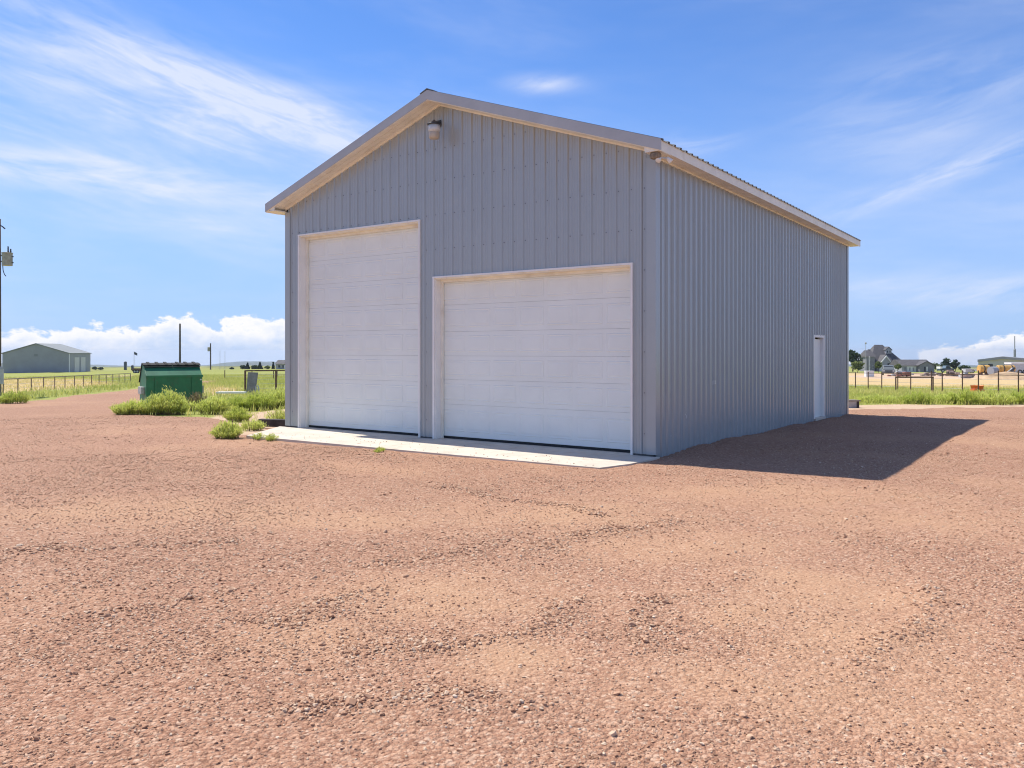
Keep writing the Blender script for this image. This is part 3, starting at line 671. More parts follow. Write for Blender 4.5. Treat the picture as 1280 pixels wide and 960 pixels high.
def field_grass():
    def scatter(poly, n, keep, seed):
        r = np.random.default_rng(seed); p = np.array(poly); lo, hi = p.min(0), p.max(0)
        x = r.uniform(lo[0], hi[0], n*4); y = r.uniform(lo[1], hi[1], n*4)
        ok = (poly_sd(x, y, poly) > 0) & (lot_sd(x, y) < -.15) & keep(x, y, r) & ~((x < .4) & (x > -9.2) & (y > -1.8) & (y < 13.3)); return x[ok][:n], y[ok][:n]
    def thin(x, y, r):
        di, dr, _ = field_masks(x, y); return r.random(len(x)) < np.clip((1-di*1.25)*(1-.55*dr)*(.25+1.5*(fbm(x*.5, y*.5, 41, 3)-.25)), .015, 1)
    def tone(x, y):
        di, dr, _ = field_masks(x, y); return np.clip(.15+.55*fbm(x*.3, y*.3, 61, 3)+.5*dr, 0, 1)
    jobs = [('sparse_grass', [g2(250, 527), g2(300, 542), g2(345, 534), (-9.1, -.4), (-9.1, 8), g2(300, 505), g2(250, 512)], 1500, .05, .24, .014, .8),
            ('green_grass', [g2(1030, 507), g2(1500, 505), g2(1500, 486), g2(1030, 483)], 60000, .08, .27, .022, .7),
            ('meadow_grass', [g2(225, 520), g2(440, 512), g2(440, 468), g2(240, 470)], 70000, .10, .38, .026, .7),
            ('roadside_grass', [g2(-160, 518), g2(0, 504), g2(180, 484), g2(250, 476), g2(250, 468), g2(100, 470), g2(-160, 478)], 60000, .08, .30, .03, .7)]
    for nm, poly, n, h0, h1, wd, lean in jobs:
        x, y = scatter(poly, n, thin if nm != 'sparse_grass' else (lambda x, y, r: r.random(len(x)) < np.clip(fbm(x*1.4, y*1.4, 91, 3)*2.4-1, .03, 1)), len(nm)*7+n)
        o = grass(nm, x, y, fld_z(x, y), h0, h1, wd, lean, GRASSM, tone(x, y), seed=n)
        tag(o, {'sparse_grass': 'thin scattered grass on the bare dirt left of the workshop corner', 'green_grass': 'bright green grass strip along the fence on the right', 'meadow_grass': 'yellow green meadow grass behind the dumpster',
                'roadside_grass': 'green grass along the gravel road on the left'}[nm], kind='stuff')
field_grass()
def weed(loc, rx, ry, h, n, mat, label, seed, group=None, rz=YAW, name='weed_clump', leaf=.075, stems=True):
    t = thing(name, label, 'weed', loc, rz, group); r = np.random.default_rng(seed)
    ns = max(8, n//28); a = r.uniform(0, 6.283, ns); q = np.sqrt(r.random(ns))
    bx, by = np.cos(a)*q*rx*.8, np.sin(a)*q*ry*.8
    H = h*(1-.55*q**2)*r.uniform(.65, 1.08, ns)*(.7+.6*fbm(bx*2.2/max(rx, .3)*1.2+seed, by*2, 3, 2))
    lx, ly = np.cos(a)*q*.35*h+r.normal(0, .10*h, ns), np.sin(a)*q*.35*h+r.normal(0, .10*h, ns)
    sm = MB()
    for i in range(ns):
        if i % 2 == 0: sm.tube([(bx[i], by[i], -.05), (bx[i]+lx[i]*.35, by[i]+ly[i]*.35, H[i]*.55), (bx[i]+lx[i], by[i]+ly[i], H[i]*.97)], [.010, .007, .003], 4, False)
    tag(sm.build('stem', STEMM, t), kind='stuff')
    i = r.integers(0, ns, n); s = r.uniform(.08, 1.0, n)**.75
    px = bx[i]+lx[i]*s**1.4+r.normal(0, .05*h+.012, n); py = by[i]+ly[i]*s**1.4+r.normal(0, .05*h+.012, n); pz = H[i]*s
    ph = r.uniform(0, 6.283, n); L = leaf*r.uniform(.8, 2.0, n); wv = leaf*.12*r.uniform(.6, 1.3, n); up = r.uniform(.5, 1.45, n)
    d = np.stack([np.cos(ph)*np.cos(up), np.sin(ph)*np.cos(up), np.sin(up)], 1)*L[:, None]
    sv_ = np.stack([-np.sin(ph), np.cos(ph), r.normal(0, .4, n)], 1)*wv[:, None]; p = np.stack([px, py, pz], 1)
    V = np.stack([p-sv_*.4, p+sv_*.4, p+d*.55+sv_, p+d, p+d*.55-sv_], 1)
    V = np.stack([V[:, 0], V[:, 1], V[:, 2], V[:, 3], V[:, 4]], 1).reshape(-1, 3); k = np.arange(n)*5
    F = np.concatenate([np.stack([k, k+1, k+2, k+4], 1), np.stack([k+4, k+2, k+3, k+3], 1)[:, :4]])
    F2 = np.concatenate([np.stack([k, k+1, k+2], 1), np.stack([k, k+2, k+4], 1), np.stack([k+4, k+2, k+3], 1)])
    tone = np.clip(.10+.55*s+r.normal(0, .16, n), 0, 1)  # paler towards the stem tips, plus random spread
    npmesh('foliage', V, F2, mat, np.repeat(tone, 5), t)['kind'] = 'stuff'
    return t
GW = 'kochia weeds growing round the dumpster and the slab'
def wd_at(px, py, wpx, hpx, n, mat, label, seed, depth=.55, leaf=.085):
    n = int(n*1.9); leaf *= .68
    x, y, z = G(px, py); d = (x-CAM[0])*FW[0]+(y-CAM[1])*FW[1]; rx = wpx/2*d/FPX; h = hpx*d/FPX
    return weed((x, y, z-.02), rx, max(.25, rx*depth), h, n, mat, label, seed, GW, leaf=leaf)
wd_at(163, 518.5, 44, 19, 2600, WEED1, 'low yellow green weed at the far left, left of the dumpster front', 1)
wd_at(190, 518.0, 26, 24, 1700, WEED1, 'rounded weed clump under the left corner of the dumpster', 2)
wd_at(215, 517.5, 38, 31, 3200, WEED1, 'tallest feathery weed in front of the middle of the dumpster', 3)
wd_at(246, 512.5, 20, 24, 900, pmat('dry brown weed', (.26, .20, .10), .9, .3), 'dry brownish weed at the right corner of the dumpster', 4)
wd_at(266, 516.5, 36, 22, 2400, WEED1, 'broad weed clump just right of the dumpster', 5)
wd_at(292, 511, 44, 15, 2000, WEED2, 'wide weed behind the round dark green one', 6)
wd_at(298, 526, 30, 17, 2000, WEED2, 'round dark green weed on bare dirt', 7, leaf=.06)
wd_at(326, 511, 40, 22, 2400, WEED2, 'weed at the foot of the grey board by the pipe fence', 8)
wd_at(350, 509, 40, 26, 2600, WEED1, 'tall weed along the pipe fence beside the workshop corner', 9)
wd_at(285, 547, 34, 20, 2200, WEED1, 'yellow green weed standing alone at the gravel edge', 10, leaf=.06)
wd_at(316, 537, 28, 13, 1100, WEED1, 'small weed left of the concrete apron', 11, leaf=.05)
wd_at(349, 530, 30, 19, 1500, WEED1, 'bright weed behind the dark timber at the workshop corner', 12, leaf=.05)
wd_at(323, 548, 13, 8, 320, WEED2, 'tiny sprig at the left end of the apron edge', 13, leaf=.04)
wd_at(341, 549.5, 12, 10, 380, WEED2, 'little tuft on the front edge of the apron near its left end', 14, leaf=.04)
wd_at(475, 563.5, 12, 6, 260, WEED2, 'little tuft on the apron edge below the tall door', 15, leaf=.035)
wd_at(16, 504.5, 40, 15, 1500, WEED2, 'low weed by the foot of the utility pole', 16)
for k, (px, py, w_, h_) in enumerate(((1146, 505, 44, 20), (1182, 504, 34, 16), (1206, 504.5, 40, 20), (1243, 505, 52, 21), (1275, 504, 36, 18), (1098, 504, 60, 14))):
    x_, y_, z_ = G(px, py); d_ = (x_-CAM[0])*FW[0]+(y_-CAM[1])*FW[1]
    weed((x_, y_, z_-.02), w_/2*d_/FPX, .5*w_/2*d_/FPX, .8*h_*d_/FPX, 2600, WEED2 if k % 2 == 0 else WEED1,
         ['leafy weed in the grass below the middle of the pipe gate', 'weed in the grass just right of the pipe gate', 'leafy weed left of the orange tub in the grass strip',
          'broadest weed in the grass near the right edge below the dirt mound', 'rightmost weed of the grass strip by the sand', 'low weed patch left of the pipe gate'][k], 40+k, 'weeds in the grass strip on the right', leaf=.065)

# ------------------------------------------------------------------ trees
def tree(name, label, loc, h, rx, mat, n, seed, group=None, trunk=.25, leaf=.35, shape='round'):
    t = thing(name, label, 'tree', loc, 0, group); r = np.random.default_rng(seed); mb = MB()
    mb.tube([(0, 0, -.2), (.05*rx, 0, h*.3), (0, .04*rx, h*.62)], [trunk, trunk*.75, trunk*.35], 7)
    for k in range(5):
        a = r.uniform(0, 6.28); z = h*r.uniform(.25, .55); q = rx*r.uniform(.4, .7)
        mb.tube([(0, 0, z), (math.cos(a)*q*.5, math.sin(a)*q*.5, z+h*.12), (math.cos(a)*q, math.sin(a)*q, z+h*.2)], [trunk*.4, trunk*.25, trunk*.1], 5)
    mb.build('trunk', BARK, t)
    if shape == 'round':
        nc = 22; ca = r.normal(0, 1, (nc, 3)); ca /= np.linalg.norm(ca, axis=1)[:, None]; ca *= (r.random(nc)**.4)[:, None]
        cen = np.stack([ca[:, 0]*rx*.75, ca[:, 1]*rx*.75, h*.6+ca[:, 2]*h*.30], 1); cr = r.uniform(.22, .42, nc)*rx
        i = r.integers(0, nc, n); dv = r.normal(0, 1, (n, 3)); dv /= np.linalg.norm(dv, axis=1)[:, None]
        p = cen[i]+dv*(cr[i]*r.random(n)**.35)[:, None]*np.array([1, 1, .8]); tone = np.clip(.5+.28*dv[:, 2]+r.normal(0, .2, n), 0, 1)  # tone rises towards the upper side of each leaf cluster
    else:
        s = r.random(n)**.7; z = h*(.08+.92*(1-s)); lay = .75+.25*np.abs(np.sin(z/h*16)); rr = rx*s*lay*r.random(n)**.4; a = r.uniform(0, 6.28, n)
        p = np.stack([np.cos(a)*rr, np.sin(a)*rr, z], 1); tone = np.clip(.45+r.normal(0, .25, n), 0, 1)
    nv_ = r.normal(0, 1, (n, 3)); nv_ /= np.linalg.norm(nv_, axis=1)[:, None]; a1 = np.cross(nv_, r.normal(0, 1, (n, 3))); a1 /= np.linalg.norm(a1, axis=1)[:, None]; b1 = np.cross(nv_, a1)
    L = leaf*r.uniform(.6, 1.4, n)[:, None]; a1 = a1*L; b1 = b1*L*.6
    V = np.stack([p-a1, p+b1, p+a1, p-b1], 1).reshape(-1, 3); k = np.arange(n)*4
    npmesh('crown', V, np.stack([k, k+1, k+2, k+3], 1), mat, np.repeat(tone, 4), t); return t
TG = 'small trees on the plain'
def tr(px, d, ytop, wpx, mat, n, seed, label, name='field_tree', shape='round'):
    loc = P(px, d); base = HZ+(CAM[2]-loc[2])/d*FPX; h = (base-ytop)*d/FPX; rx = wpx/2*d/FPX
    return tree(name, label, loc, h, rx, mat, n, seed, TG, trunk=.03*h, leaf=max(.12, d/FPX*1.1), shape=shape)
tr(1066, 235, 434.5, 25, TREED, 1900, 1, 'dark green round tree beside the right end of the workshop')
tr(1072, 190, 452, 21, TREEM, 1100, 2, 'pale olive bush in front of the dark round tree')
tr(1098, 205, 451, 10, TREEM, 500, 3, 'small olive tree before the white gable of the house')
tr(1122, 215, 453, 10, TREEM, 420, 4, 'small olive tree between house and garage')
tr(1184, 262, 448, 18, CONIF, 900, 5, 'tallest dark conifer clump behind the blue pickup', 'conifer')
tr(1194, 258, 449, 12, CONIF, 700, 6, 'dark conifer right of the tallest one behind the pickup', 'conifer')
tr(1172, 270, 454, 16, TREEM, 500, 7, 'pale shrub between garage and dark conifers')
tr(1205, 270, 457, 16, TREED, 500, 8, 'low dark shrub left of the white trailer box')
for k, (px, yt, wp, sh, mt, lb) in enumerate(((304, 456.5, 9, 'round', TREED, 'low dark bush beyond the leaning board, leftmost of the row'), (309.5, 453.5, 7, 'cone', CONIF, 'dark conifer beyond the leaning board'),
        (318, 457, 11, 'round', TREED, 'low bush between the two conifers on the horizon'), (325, 453, 8, 'cone', CONIF, 'pointed conifer left of the distant grey house'), (334, 458, 9, 'round', TREEM, 'pale low bush next to the distant grey house'),
        (341.5, 452.5, 4, 'cone', CONIF, 'narrow conifer touching the distant grey house'))):
    tr(px, 300, yt, wp, mt, 350, 60+k, lb, 'conifer' if sh == 'cone' else 'field_tree', sh)
for k, (px, yt, wp) in enumerate(((118.5, 459, 7), (126, 459.3, 8), (290, 460, 6))):
    tr(px, 380, yt, wp, TREED, 250, 80+k, ['leftmost dark bush beside the far metal shed', 'second dark bush right of the far metal shed', 'tiny bush on the horizon beyond the meadow'][k])

# ------------------------------------------------------------------ dumpster
dd = G(218.5, 503.5); dep = (dd[0]-CAM[0])*FW[0]+(dd[1]-CAM[1])*FW[1]; k_ = dep/FPX   # metres per pixel there
w2 = 33*k_; H1, H2, H3 = 33.5*k_, 47*k_, 49.5*k_
ddx = thing('dumpster', 'dark green steel dumpster with black lids behind the weeds', 'dumpster', (dd[0], dd[1], dd[2]), YAW+.60)
DP = 1.35
prof = [(0, .06), (0, H1), (.52, H2), (.80, H2+.03), (DP, H1*.72), (DP, .06)]
MB().prism(prof, 'x', -w2, w2).build('bin_body', DGREEN, ddx, bevel=.012)
rb = MB()
rb.box(-w2-.02, w2+.02, -.035, -.001, H1-.05, H1+.03); rb.box(-w2-.015, w2+.015, -.03, -.0015, .05, .14)
for q in (-.33, .33): rb.box(q*w2*2-.05, q*w2*2+.05, -.028, -.002, .14, H1-.05)
rb.build('rib', DGREEN, ddx)
for s in (-1, 1):
    lid = MB(); xa, xb = (-w2-.03, -.01) if s < 0 else (.01, w2+.03)
    pl = [(.42, H2+.01), (.52, H2+.05), (.80, H2+.09), (DP+.06, H1*.72+.06), (DP+.06, H1*.72+.02), (.80, H2+.04), (.52, H2+.015), (.42, H2-.03)]
    lid.prism(pl, 'x', xa, xb)
    for q in range(3): 
        x = xa+(xb-xa)*(.2+.3*q); lid.prism([(.40, H2+.02), (.52, H2+.085), (.80, H2+.125), (.80, H2+.088), (.52, H2+.048), (.42, H2+.0)], 'x', x-.05, x+.05)
    lid.build('lid', LIDBL, ddx)
hb = MB().tube([(-w2, .36, H2-.07), (w2, .36, H2-.07)], .02, 8); hb.build('hinge_rod', LIDBL, ddx)
for s in (-1, 1):
    MB().box(*(sorted((s*w2, s*(w2+.13)))), .30, .95, .34, .62).build('fork_pocket', DUMPG, ddx, bevel=.015)
    for yv in (.1, DP-.2): MB().box(s*(w2-.06)-.05, s*(w2-.06)+.05, yv, yv+.1, -.02, .06).build('foot', DUMPG, ddx)
MB().box(w2-.09, w2-.03, -.012, -.0005, H1-.18, H1-.13).build('sticker', WHITE, ddx)

# ------------------------------------------------------------------ fences on both sides
def fence(name, label, pts, h, pr, mat, rail=True, wires=(.3, .6), group=None, rail_r=.03, hs=None):
    x0, y0, z0 = pts[0]; t = thing(name, label, 'fence', (x0, y0, z0), 0, group)
    prev = None; rl = MB(); wr = MB()
    for i, (x, y, z) in enumerate(pts):
        hh = hs[i] if hs else h
        MB().tube([(x-x0, y-y0, z-z0-.2), (x-x0, y-y0, z-z0+hh)], pr, 8).build('post', mat, t)
        if prev:
            p = prev
            if rail: rl.tube([(p[0]-x0, p[1]-y0, p[2]-z0+h-.02), (x-x0, y-y0, z-z0+h-.02)], rail_r, 6)
            for q in wires: wr.tube([(p[0]-x0, p[1]-y0, p[2]-z0+h*q), (x-x0, y-y0, z-z0+h*q)], .006, 4, False)
        prev = (x, y, z)
    if rail: rl.build('rail', mat, t)
    if wires: wr.build('wire', GALV, t)
    return t
A, B = np.array(P(4, 43.5)[:2]), np.array(P(163, 74)[:2]); pts = []
for k in range(16):
    q = A+(B-A)*(k-1)/14.0; pts.append((float(q[0]), float(q[1]), float(hbase(*q))))
fence('pipe_fence', 'low brown pipe fence along the gravel road in front of the far shed', pts, .80, .032, POSTG)
pts = []; hs = []
for px, d, yt in ((1052, 48.5, 465.3), (1069.3, 47.5, 465.2), (1085.2, 46.5, 464.8), (1102.2, 46, 464.8), (1122.2, 44.5, 464.6), (1138.4, 44.5, 464.6), (1164.4, 42.5, 463.6), (1177.8, 43, 465.5), (1203, 42, 462.8), (1223, 41.7, 463), (1248, 41, 463.2), (1273, 40.6, 463.2), (1300, 40.2, 463), (1330, 39.8, 463)):
    l_ = P(px, d); pts.append(l_); base = HZ+(CAM[2]-l_[2])/d*FPX; hs.append((base-yt)*d/FPX)
fence('pipe_fence', 'tall rusty pipe and wire fence behind the grass strip on the right', pts, 1.02, .030, RUST, wires=(.25, .5, .75), rail_r=.022, hs=hs)
# pipe gate in front of it
gt = P(1143, 41.5); gk = 41.5/FPX
gg = thing('pipe_gate', 'rusty brown square pipe frame standing in the grass strip', 'gate', gt, YAW)
x0, x1, zt_ = -23.3*gk, 23.3*gk, 20.5*gk
MB().tube([(x0-.03, 0, zt_), (x1+.03, 0, zt_)], .038, 8).build('top_bar', RUST, gg)
for q in (x0, x1): MB().tube([(q, 0, -.15), (q, 0, zt_-.03)], .036, 8).build('leg', RUST, gg)
# fence and leaning sheet right of the dumpster
pts = [P(306.5, 40.5), P(345, 42), P(385, 43.5), P(425, 45)]
fence('pipe_fence', 'brown pipe fence running behind the left corner of the workshop', pts, 1.17, .05, RUST, wires=(.2, .4, .6, .8), rail_r=.04)
pts = [P(281, 86), P(315, 84), P(342, 82), P(346.5, 90), P(380, 80)]
fence('wire_fence', 'thin distant wire fence with dark posts across the meadow', pts, .95, .045, RUST, rail=False)
b_ = P(313.8, 40.1); bk = 40.1/FPX
MB().hexa([(-6.3*bk, 0, -.05), (5.0*bk, 0, -.05), (5.0*bk, .03, -.05), (-6.3*bk, .03, -.05), (-6.0*bk, .25, 27*bk), (6.8*bk, .25, 26.5*bk), (6.8*bk, .28, 26.5*bk), (-6.0*bk, .28, 27*bk)]).build('plywood_sheet', PLY)
o = C.objects['plywood_sheet']; o.location = b_; o.rotation_euler = (0, 0, YAW); tag(o, 'weathered grey sheet leaning on the brown pipe fence', 'board')
s_ = P(321.5, 40); o = MB().tube([(-.1, 0, -.05), (-.06, 0, .35), (.0, 0, .42), (.06, 0, .36), (.10, 0, -.05)], .035, 6).tube([(-.07, 0, .3), (.08, 0, .12)], .025, 6).build('metal_bracket', GALV)
o.location = s_; o.rotation_euler = (0, 0, YAW); tag(o, 'bent grey metal bracket standing next to the leaning sheet', 'scrap')
p_ = G(289, 498.0); bk = ((p_[0]-CAM[0])*FW[0]+(p_[1]-CAM[1])*FW[1])/FPX
o = MB().box(-17*bk, 17*bk, -.22, .22, .02, .085).build('white_plank', WHITE); o.location = (p_[0], p_[1], p_[2]+.20); o.rotation_euler = (0, 0, YAW+.03); tag(o, 'white plank lying flat in the weeds right of the dumpster', 'plank')
# dark timber by the left corner, grey box behind the back corner
o = MB().box(-.62, .62, -.09, .09, -.05, .12).build('landscape_timber', WOODD, bevel=.012); o.location = (-9.28, .28, 0.0); o.rotation_euler = (0, 0, .35); tag(o, 'dark timber lying at the left front corner of the workshop', 'timber')
q_ = G(1063.5, 508.8)
bx = thing('wooden_box', 'small weathered wooden step box behind the back right corner of the workshop', 'box', q_, YAW+.15)
for i in range(3): MB().box(-.30, .24, -.20+i*.14, -.07+i*.14, .20, .245).build('board', WOODG, bx)
MB().box(-.26, .10, -.18, -.15, -.05, .199).build('front_board', pmat('pale weathered board', (.42, .39, .37), .9, .15), bx)
for xx in (-.28, .12): MB().box(xx, xx+.10, -.145, .18, -.05, .198).build('side_board', WOODD, bx)

# ------------------------------------------------------------------ utility poles
up = P(-2.6, 41); k1 = 41/FPX
pl = thing('utility_pole', 'brown timber utility pole with transformer at the left edge', 'utility pole', up, YAW)
base = HZ+(CAM[2]-up[2])/41*FPX; zz = lambda py: (base-py)*k1; xx = lambda px: (px+2.6)*k1
MB().tube([(0, 0, -.3), (0, 0, zz(273.5))], [.155, .13], 12).build('pole', POLE, pl, True)
ar = MB().tube([(0, -.1, zz(280)), (xx(5), -.14, zz(283.5)), (xx(8.5), -.15, zz(286.5))], [.035, .03, .035], 6); ar.build('fuse_cutout', DARKM, pl)
tfm = MB().lathe([(.05, zz(332.7)), (6*k1, zz(332.2)), (6*k1, zz(317.5)), (6.4*k1, zz(317.2)), (6.4*k1, zz(316)), (2.5*k1, zz(315.2))], xx(9.8), -.05, 16).build('transformer', TRANSF, pl)
for px, yt in ((12, 308.5), (15.2, 311.5)):
    MB().lathe([(.03, zz(317)), (.042, zz(314)), (.026, zz(313)), (.042, zz(311.5)), (.026, zz(310.5)), (.04, zz(yt))], xx(px), -.12, 8).build('bushing', DARKM, tfm)
br = MB()
for py in (319.5, 327): br.box(.10, xx(6), -.09, -.03, zz(py)-.03, zz(py)+.03)
br.build('bracket', DARKM, pl)
lug = MB()
for py in (321, 328.5): lug.tube([(xx(15), -.05, zz(py)), (xx(17.6), -.05, zz(py))], .03, 6)
lug.build('lug', DARKM, tfm)
MB().tube([(xx(5), -.1, zz(332)), (xx(5.4), -.1, zz(338)), (xx(7), -.1, zz(343)), (xx(9), -.1, zz(345.5))], .02, 6).build('cable', DARKM, pl)
mbx = MB().box(xx(-1), xx(7.3), -.34, -.15, zz(480), zz(461)).build('meter_box', GALV, pl, bevel=.02)
MB().lathe([(.10, 0), (.10, .1), (.05, .12)], 0, 0, 12).build('meter_dial', GALV, mbx); mbx.children[0].location = (xx(4), -.24, zz(461)); 
MB().tube([(xx(2.2), -.17, zz(496)), (xx(2.2), -.17, zz(480.2))], .05, 8).build('conduit', WOODG, pl)
def simple_pole(px, d, ytop, r, label, mat=POLE, group='distant poles', cat='utility pole', name='utility_pole', extra=None):
    l_ = P(px, d); b0 = HZ+(CAM[2]-l_[2])/d*FPX; h = (b0-ytop)*d/FPX; t = thing(name, label, cat, l_, YAW, group)
    MB().tube([(0, 0, -.3), (0, 0, h)], [r, r*.75], 8).build('pole', mat, t)
    if extra: extra(t, h)
    return t
simple_pole(225.0, 115, 404.5, .16, 'tall bare timber pole rising above the dumpster')
def tf(t, h):
    MB().lathe([(.05, h-2.6), (.42, h-2.55), (.42, h-1.3), (.1, h-1.2)], -.5, -.1, 10).build('transformer', TRANSF, t)
    MB().box(-.45, .0, -.12, -.05, h-2.0, h-1.9).build('bracket', DARKM, t)
simple_pole(263.2, 255, 429, .24, 'distant timber pole with a small transformer beyond the meadow', extra=tf)
simple_pole(275, 330, 438, .10, 'thin pale mast left of its twin beyond the meadow', GALV, 'thin masts', 'mast', 'mast')
simple_pole(281.2, 330, 439, .10, 'thin pale mast right of its twin beyond the meadow', GALV, 'thin masts', 'mast', 'mast')
def flag(t, h):
    mb = MB(); n = 6
    for i in range(n):
        a, b = i/n, (i+1)/n; ya, yb = .15*math.sin(a*6), .15*math.sin(b*6); mb.hexa([(a*1.3+.06, ya, h-1.2-a*.5), (b*1.3+.06, yb, h-1.2-b*.5), (b*1.3+.06, yb+.03, h-1.2-b*.5), (a*1.3+.06, ya+.03, h-1.2-a*.5), (a*1.3+.06, ya, h-.1-a*.5), (b*1.3+.06, yb, h-.1-b*.5), (b*1.3+.06, yb+.03, h-.1-b*.5), (a*1.3+.06, ya+.03, h-.1-a*.5)])
    mb.build('flag', TANKD, t)
simple_pole(167.6, 340, 439.5, .10, 'thin flagpole with a small dark flag behind the dumpster', GALV, None, 'flagpole', 'flagpole', flag)
simple_pole(1082.2, 235, 430, .09, 'thin tall pole with a lamp head left of the big house', GALV, 'poles by the house', 'lamp post', 'lamp_post', lambda t, h: MB().lathe([(.05, h), (.28, h+.1), (.25, h+.4), (.05, h+.5)], n=8).build('lamp_head', TRANSF, t))
simple_pole(1086.6, 190, 445, .10, 'white post standing before the house tower', WHITE, 'poles by the house', 'post', 'white_post')
def mast_x(t, h): MB().tube([(0, 0, h-9), (0, 0, h-4.4), (0, 0, h-4.2)], [.36, .36, .2], 10).build('mast_base', FARS, t)
simple_pole(1268.4, 262, 420, .18, 'dark mast rising behind the tan warehouse roof', FARS, None, 'mast', 'mast', mast_x)

# ------------------------------------------------------------------ far shed on the left
def at_depth(px, d): l_ = P(px, d); return l_, d/FPX, HZ+(CAM[2]-l_[2])/d*FPX
l_, k, b0 = at_depth(45, 195)
sh = thing('metal_shed', 'long blue grey metal shed beyond the fence on the far left', 'shed', l_, YAW+.23)
wv = 7.3; hE = 24.5*k; hR = 36.5*k; SL = 18.5
MB().prism([(-wv, -1), (wv, -1), (wv, hE), (0, hR), (-wv, hE)], 'y', 0, .1).build('gable_wall', FARB, sh)
MB().box(wv-.1, wv, .1, SL-.1, -1, hE).build('side_wall', FARS, sh); MB().box(-wv, -wv+.1, .1, SL-.1, -1, hE).build('side_wall', FARS, sh)
MB().prism([(-wv, -1), (wv, -1), (wv, hE), (0, hR), (-wv, hE)], 'y', SL-.1, SL).build('gable_wall', FARB, sh)
for s in (1, -1):
    MB().prism([(0, hR+.03), (s*(wv+.25), hE-.04), (s*(wv+.25), hE+.12), (0, hR+.2)][::s], 'y', -.25, SL+.25).build('roof', FARR, sh)
MB().box(wv-.02, wv+.06, -.06, .35, -.5, hE-.02).build('corner_trim', WHITE, sh)
for ya, yb in ((4.2, 8.2), (9.6, 13.6)): MB().box(wv+.002, wv+.08, ya, yb, -.5, hE*.80).build('door', pmat('cream shed door', (.62, .60, .55), .5), sh)
for ya, yb in ((8.4, 9.4),): MB().box(wv+.002, wv+.05, ya, yb, -.5, hE*.45).build('small_door', FARB, sh)
MB().box(-.4, .4, -.06, -.002, hE*.86, hE*.98).build('vent', FARR, sh)
# tanks and trailer
for k_i, (px, d, yt, wp, lb) in enumerate(((156.7, 400, 451.8, 3.6, 'taller dark blue tank on the horizon left of the dumpster'), (165.5, 400, 456.3, 3.2, 'shorter dark blue tank on the horizon left of the dumpster'))):
    l_, k, b0 = at_depth(px, d); r_ = wp/2*k; h = (b0-yt)*k; t = thing('storage_tank', lb, 'tank', l_, YAW, 'storage tanks on the horizon')
    MB().lathe([(r_, -1), (r_, h-.3), (r_*.5, h), (.05, h+.05)], n=14).build('tank_shell', TANKD, t); MB().tube([(r_+.1, -.3, 0), (r_+.1, -.3, h-.4)], .12, 5).build('ladder', FARS, t)
def wheel(parent, x, y, r, w=.2):
    MB().tube([(x-w/2, y, r), (x+w/2, y, r)], r, 14).build('wheel', TYRE, parent)
def wheel_y(parent, x, y, r, w=.22):
    o = MB().tube([(x, y-w/2, r), (x, y+w/2, r)], r, 14).build('wheel', TYRE, parent)
    MB().tube([(x, y-w/2-.012, r), (x, y+w/2+.012, r)], r*.55, 10).build('rim', GALV, o)
l_, k, b0 = at_depth(172.5, 170); t = thing('stock_trailer', 'low rusty brown trailer parked left of the dumpster', 'trailer', l_, YAW)
MB().box(-5.6*k, 5.6*k, -.8, .8, .45, 6.0*k).build('trailer_bed', RUST, t); MB().box(-5.6*k, 5.6*k, -.82, -.801, 5.0*k, 6.3*k).build('side_rail', RUST, t)
for q in (-2, 1.5): wheel_y(t, q*k, -.7, .38)
# grey house left of the workshop
l_, k, b0 = at_depth(356, 265); t = thing('distant_house', 'small grey house on the horizon beside the workshop wall', 'house', l_, YAW)
MB().box(-11.5*k, 12*k, 0, 7, -.5, 8*k).build('wall', HWALL2, t); MB().prism([(-.4, 7.6*k), (7.4, 7.6*k), (3.5, 12.4*k)], 'x', -12.5*k, 13*k).build('roof', SHING, t)
for q in (-8, -3, 3): MB().box(q*k, (q+1.8)*k, -.06, -.002, 3*k, 6*k).build('window', GLASS, t)
MB().box(-1*k, .6*k, -.07, -.001, -.2, 6*k).build('door', WHITE, t)

# ------------------------------------------------------------------ big house on the right
l_, k, b0 = at_depth(1104, 256); Y = lambda py: (b0-py)*k; X = lambda px: (px-1104)*k
hs_ = thing('country_house', 'large grey house with steep dark roof, dormer and white gable', 'house', l_, YAW)
def hip(mb, x0, x1, y0, y1, z0, rx0, rx1, ry, z1, ov=.4):
    a = [(x0-ov, y0-ov, z0), (x1+ov, y0-ov, z0), (x1+ov, y1+ov, z0), (x0-ov, y1+ov, z0)]; r0, r1 = (rx0, ry, z1), (rx1, ry, z1)
    mb.quad(a[0], a[1], r1, r0); mb.quad(a[1], a[2], r1); mb.quad(a[2], a[3], r0, r1); mb.quad(a[3], a[0], r0); mb.quad(*a[::-1]); return mb
MB().box(X(1090), X(1127), 0, 9, -1, Y(451.5)).build('wall', HWALL, hs_)
rf = hip(MB(), X(1090), X(1127), 0, 9, Y(452), X(1101), X(1111), 4.5, Y(430.8)).build('roof', SHING, hs_)
MB().box(X(1080.6), X(1091), -1.5, 3.5, -1, Y(445.5)).build('tower_wall', HWALL, hs_)
hip(MB(), X(1080.6), X(1091), -1.5, 3.5, Y(445.8), X(1082), X(1090), 1, Y(437.8)).build('tower_roof', SHING, hs_)
MB().box(X(1087), X(1089), 1.0, 1.6, Y(440), Y(436.6)).build('chimney', pmat('chimney brick', (.30, .26, .24), .9), rf)
for px, py in ((1083.5, 447), (1083.5, 456), (1087.6, 457)):
    wn = MB().box(X(px), X(px+1.7), -1.57, -1.502, Y(py+3.4), Y(py)).build('window', WHITE, hs_); MB().box(X(px+.25), X(px+1.45), -1.60, -1.571, Y(py+3.1), Y(py+.3)).build('pane', GLASS, wn)
